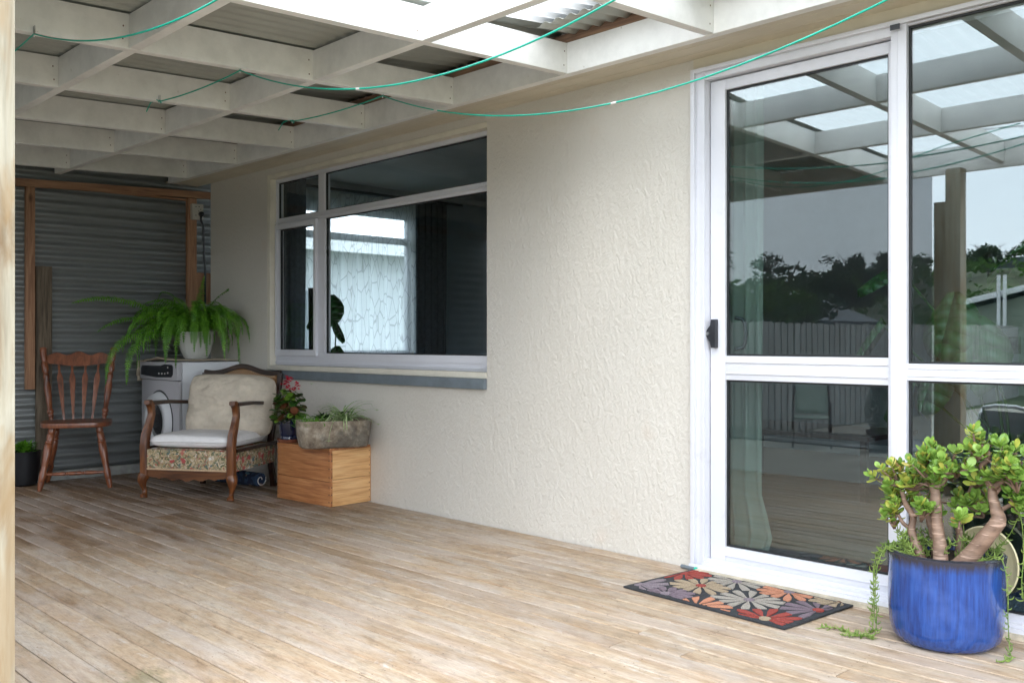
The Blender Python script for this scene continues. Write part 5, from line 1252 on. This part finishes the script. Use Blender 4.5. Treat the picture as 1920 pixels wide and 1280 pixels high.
g = G().prism([(-.45, 2.46), (3.7, 3.36), (7.85, 2.46), (7.85, 2.54), (3.7, 3.48), (-.45, 2.54)], lambda a, b, d: (a, d, b), -8.2, .25); g.build('roof', M['darkroof'], gh)
G().sweep([(-.5, .29, 2.5), (3.7, .29, 3.42)], .05, .16, (0, 1, 0)).build('barge_board', M['whitetrim'], gh); G().sweep([(7.9, .29, 2.5), (3.7, .29, 3.42)], .05, .16, (0, 1, 0)).build('barge_board', M['whitetrim'], gh)
for px_ in (1.0, 1.16): G().tube([(px_, .34, 0), (px_, .34, 3.35)], .05, 8).build('flue_pipe', M['whitetrim'], gh, smooth='auto')
G().box(2.2, 3.2, -.002, .03, 1.1, 2.1).build('window', M['darkroof'], gh)
hh_ = thing('hill_house', 'brown brick house with dark roof and white windows high on the hill', 'house', (-30.5, -103, 0))
G().box(-7, 7, -6, 0, 4, 8.5).build('wall', M['brick'], hh_); g = G().prism([(-7.8, 8.5), (7.8, 8.5), (5, 9.7), (-5, 9.7)], lambda a, b, d: (a, d, b), -6.5, .8); g.build('roof', M['darkroof'], hh_)
G().box(-7.8, 7.8, .8, .95, 8.35, 8.58).build('gutter', M['whitetrim'], hh_)
for wx in (-5, -1.6, 1.6, 5):
    w_ = G().box(wx - 1.0, wx + 1.0, 0, .06, 6.9, 8.2).build('window', M['whitetrim'], hh_); G().box(wx - .8, wx + .8, .06, .09, 7.05, 8.05).build('pane', M['darkroof'], w_)
rt = random.Random(31)
g = G()
cc_ = [(rt.uniform(-75, 12), rt.uniform(-125, -58), rt.uniform(1.0, 2.6)) for _ in range(150)]
for k in range(14000):
    cx, cy, cr0 = rt.choice(cc_); d = Vector((rt.gauss(0, 1), rt.gauss(0, 1), abs(rt.gauss(0, .8)))).normalized() * cr0 * rt.uniform(.6, 1)
    p = Vector((cx + d.x * 1.5, cy + d.y * 1.5, hz(cx, cy) + d.z * .8)); a = Vector((rt.gauss(0, 1), rt.gauss(0, 1), rt.gauss(0, 1))).normalized(); b = a.orthogonal().normalized(); s_ = rt.uniform(.15, .4)
    g.add([p - a * s_, p - b * s_ * .6, p + a * s_, p + b * s_ * .6], [(0, 1, 2, 3)])
sb = g.build('hill_scrub', M['hedge'], kind='stuff'); tag(sb, 'mixed green scrub covering the far hillside', 'shrubs')
def tree(name, label, base, h, crown, m, nleaf_=1500, ls=.16, bare=False, group=None, cz=.65):
    t = thing(name, label, 'tree', base, 0, group)
    g = G(); g.tube([(0, 0, 0), (rt.uniform(-.1, .1), 0, h * .4), (0, rt.uniform(-.1, .1), h * .75)], [h * .03, h * .02, h * .01], 7)
    limbs = []
    for k in range(14 if bare else 7):
        a = rt.uniform(0, 6.28); z0 = rt.uniform(.25, .6) * h; e = Vector((math.cos(a) * crown[0] * .8, math.sin(a) * crown[1] * .8, rt.uniform(.6, 1.0) * h)); s_ = Vector((0, 0, z0)); md = s_.lerp(e, .5) + Vector((0, 0, .06 * h))
        g.tube([s_, md, e], [h * .012, h * .008, h * .003], 5); limbs.append((s_, md, e))
        if bare:
            for j in range(16):
                q = md.lerp(e, rt.random()); d = Vector((rt.gauss(0, 1), rt.gauss(0, 1), rt.uniform(.1, 1.3))).normalized() * h * rt.uniform(.06, .16)
                g.tube([q, q + d * .5 + Vector((0, 0, .02)), q + d], [h * .003, h * .002, h * .0008], 4, cap=False)
    g.build('trunk', M['twig'], t)
    if nleaf_:
        g = G(); cl_ = [(Vector((rt.gauss(0, .45) * crown[0], rt.gauss(0, .45) * crown[1], h * cz + rt.gauss(0, .42) * crown[2])), rt.uniform(.25, .5)) for _ in range(16)]
        for k in range(nleaf_):
            c_, r_ = rt.choice(cl_); d = Vector((rt.gauss(0, 1), rt.gauss(0, 1), rt.gauss(0, 1))).normalized() * rt.random() ** .4 * r_
            p = c_ + Vector((d.x * crown[0], d.y * crown[1], d.z * crown[2])); a = Vector((rt.gauss(0, 1), rt.gauss(0, 1), rt.gauss(0, 1))).normalized(); b = a.orthogonal().normalized(); s_ = ls * rt.uniform(.6, 1.3)
            g.add([p - a * s_, p - b * s_ * .5, p + a * s_, p + b * s_ * .5], [(0, 1, 2, 3)])
        g.build('crown', m, t)
    return t
tree('round_tree', 'dark rounded evergreen tree rising beyond the fence', (-21.6, -38.6, -.5), 5.1, (1.7, 1.7, .95), M['darkleaf'], 5000, .13, cz=.80)
tree('bare_tree', 'leafless dark tree beyond the shed', (-19.5, -22.5, -.5), 6.2, (1.8, 1.8, 1.6), M['darkleaf'], 1500, .08, True)
for i, (x, y_, h, m_, lb) in enumerate([(-10.6, -9.0, 2.9, 'paleleaf', 'mid green garden shrub right behind the fence, nearest the deck'), (-11.4, -11.4, 3.2, 'darkleaf', 'dark bushy shrub second along behind the fence'), (-10.8, -13.6, 3.0, 'paleleaf', 'green shrub third along behind the fence'), (-11.8, -16.2, 3.3, 'darkleaf', 'tall dark shrub between fence and shed'), (-14.5, -27, 2.9, 'hedge', 'green bush beside the neighbouring house')]):
    tree('garden_shrub', lb, (x, y_, -.5), h, (1.5, 1.5, .9), M[m_], 2200, .10, cz=.62)
HT = ['nearest the open end beyond the shed', 'just behind the nearest bare one', 'beside the first pair, second evergreen', 'standing alone between two evergreens', 'left of the brick hill house', 'directly behind the brick hill house', 'right behind the hill house roof', 'to the right of the hill house', 'low on the slope under the hill house', 'bare trunk by the lower slope'.replace('bare trunk ', ''), 'high on the crest over the house', 'on the crest right of its neighbour', 'farthest bare crown on the crest', 'beyond the crest, small and dark', 'second smallest at the hill end', 'at the very end of the row']
for i in range(16):
    yy = -88 - rt.random() * 12 if i % 4 == 1 else -112 - rt.random() * 16; x = -62 + i * 2.9 + rt.uniform(-1, 1)
    z = hz(x, yy)
    tree('hill_tree', ('bare winter tree on the far hillside, ' if i % 3 == 0 else 'dark evergreen on the far hillside, ') + HT[i], (x, yy, z - .3), rt.uniform(3.0, 5.0), (1.9, 1.9, 1.4), M['darkleaf' if i % 2 else 'hedge'], 900, .22, i % 3 == 0, 'trees on the far hill')
# neighbour seen through the inner window
nb = thing('white_building', 'white neighbouring building seen through the sheer curtain', 'building', (-11.5, 1.0, -.5))
for k in range(14): G().box(-5, 0, -3, 9, .2 * k, .2 * k + .1985).build('weatherboard', M['neigh'], nb)
G().box(.0, .03, 1.6, 2.6, 1.3, 2.2).build('window', M['sillgrey'], nb); G().box(-5.2, .4, -3.3, 9.3, 2.8, 2.95).build('roof', M['darkroof'], nb); G().box(.4, .5, -3.3, 9.3, 2.72, 2.9).build('gutter', M['whitetrim'], nb)
# glass-topped patio table with a bowl planter
pt = thing('patio_table', 'black glass-topped patio table just beyond the deck edge', 'table', (-4.1, -3.62, -.49))
G().box(-1.15, 1.15, -.48, .48, .70, .712).build('table_top', M['rotor'], pt, bevel=.003); g = G(); frame_rect(g, -1.17, 1.17, .0, .0001, .01, 0, .01)
for sx in (-1, 1):
    for sy in (-1, 1): G().box(sx * 1.05 - .02, sx * 1.05 + .02, sy * .4 - .02, sy * .4 + .02, 0, .70).build('leg', M['blackplastic'], pt)
smallpot('bowl_planter', 'shallow dark bowl planter on the patio table', (-3.2, -3.35, .223), [(0, .06), (.3, .11), (.8, .145), (1, .15)], .10, M['blackpot'])
bw = thing('succulent_mix', 'grey-green succulents growing in the bowl planter', 'plant', (-3.2, -3.35, .31))
g = G()
for k in range(80): blade(g, (rb.gauss(0, .05), rb.gauss(0, .05), 0), rb.uniform(0, 6.28), rb.uniform(.04, .14), rb.uniform(.2, 1.4), rb.uniform(0, .8), .006, 3)
g.build('foliage', M['hedge'], bw)
def patio_chair(name, label, loc, rz, fm, sm, wid=.5):
    t = thing(name, label, 'chair', loc, rz)
    for sx in (-1, 1):
        x = sx * wid / 2
        G().tube([(x, -.25, 0), (x, -.27, .60), (x, -.20, .64), (x, .20, .62)], .016, 8).build('leg', fm, t, smooth=True)
        G().tube([(x, .34, 0), (x, .22, .40), (x * .96, .34, .84), (x * .9, .36, .90)], .016, 8).build('leg', fm, t, smooth=True)
    G().tube([(-wid * .45, .36, .90), (-wid * .2, .365, .925), (wid * .2, .365, .925), (wid * .45, .36, .90)], .018, 8).build('top_rail', fm, t, smooth=True)
    G().grid(6, 6, lambda u, v: (lerp(-wid * .47, wid * .47, u), lerp(-.25, .23, v), .42 - .03 * math.sin(v * 3.1))).build('seat', sm, t, smooth=True, solid=.01)
    G().grid(6, 6, lambda u, v: (lerp(-wid * .45, wid * .45, u), lerp(.24, .355, v), lerp(.45, .88, v))).build('backrest', sm, t, smooth=True, solid=.01)
    return t
patio_chair('patio_chair', 'aluminium patio chair with charcoal sling on the concrete beyond the deck', (-3.15, -4.9, -.484), R(200), M['steel'], M['sling'])
patio_chair('garden_chair', 'dark timber garden chair with pale green cushions near the fence', (-6.9, -8.9, -.484), R(150), M['darkwood'], M['palegreen'])
smallpot('plant_pot', 'black pot with clipped conifer beside the garden chair', (-5.9, -8.9, -.484), [(0, .14), (1, .18)], .3, M['blackpot'])
cn = thing('clipped_conifer', 'small clipped dark green conifer beside the garden chair', 'tree', (-5.9, -8.9, -.25))
g = G()
for k in range(1200):
    z = rt.random() * .75; r = .18 * math.sin(math.pi * min(1, z / .75 * .8 + .2)) * rt.random() ** .4; a = rt.uniform(0, 6.28); blade(g, (r * math.cos(a), r * math.sin(a), z + .05), a, .05, rt.uniform(0, 1.2), .3, .012, 2)
g.build('crown', M['darkleaf'], cn); G().tube([(0, 0, -.1), (0, 0, .5)], .015, 6).build('trunk', M['twig'], cn)
pwl = G().tube(cat((-22, 3, 6.5), (3, -13, 4.6), 2.0, 40), .012, 5).build('power_line', M['seal'], smooth=True); tag(pwl, 'black overhead power line sagging across the yard sky', 'cable')
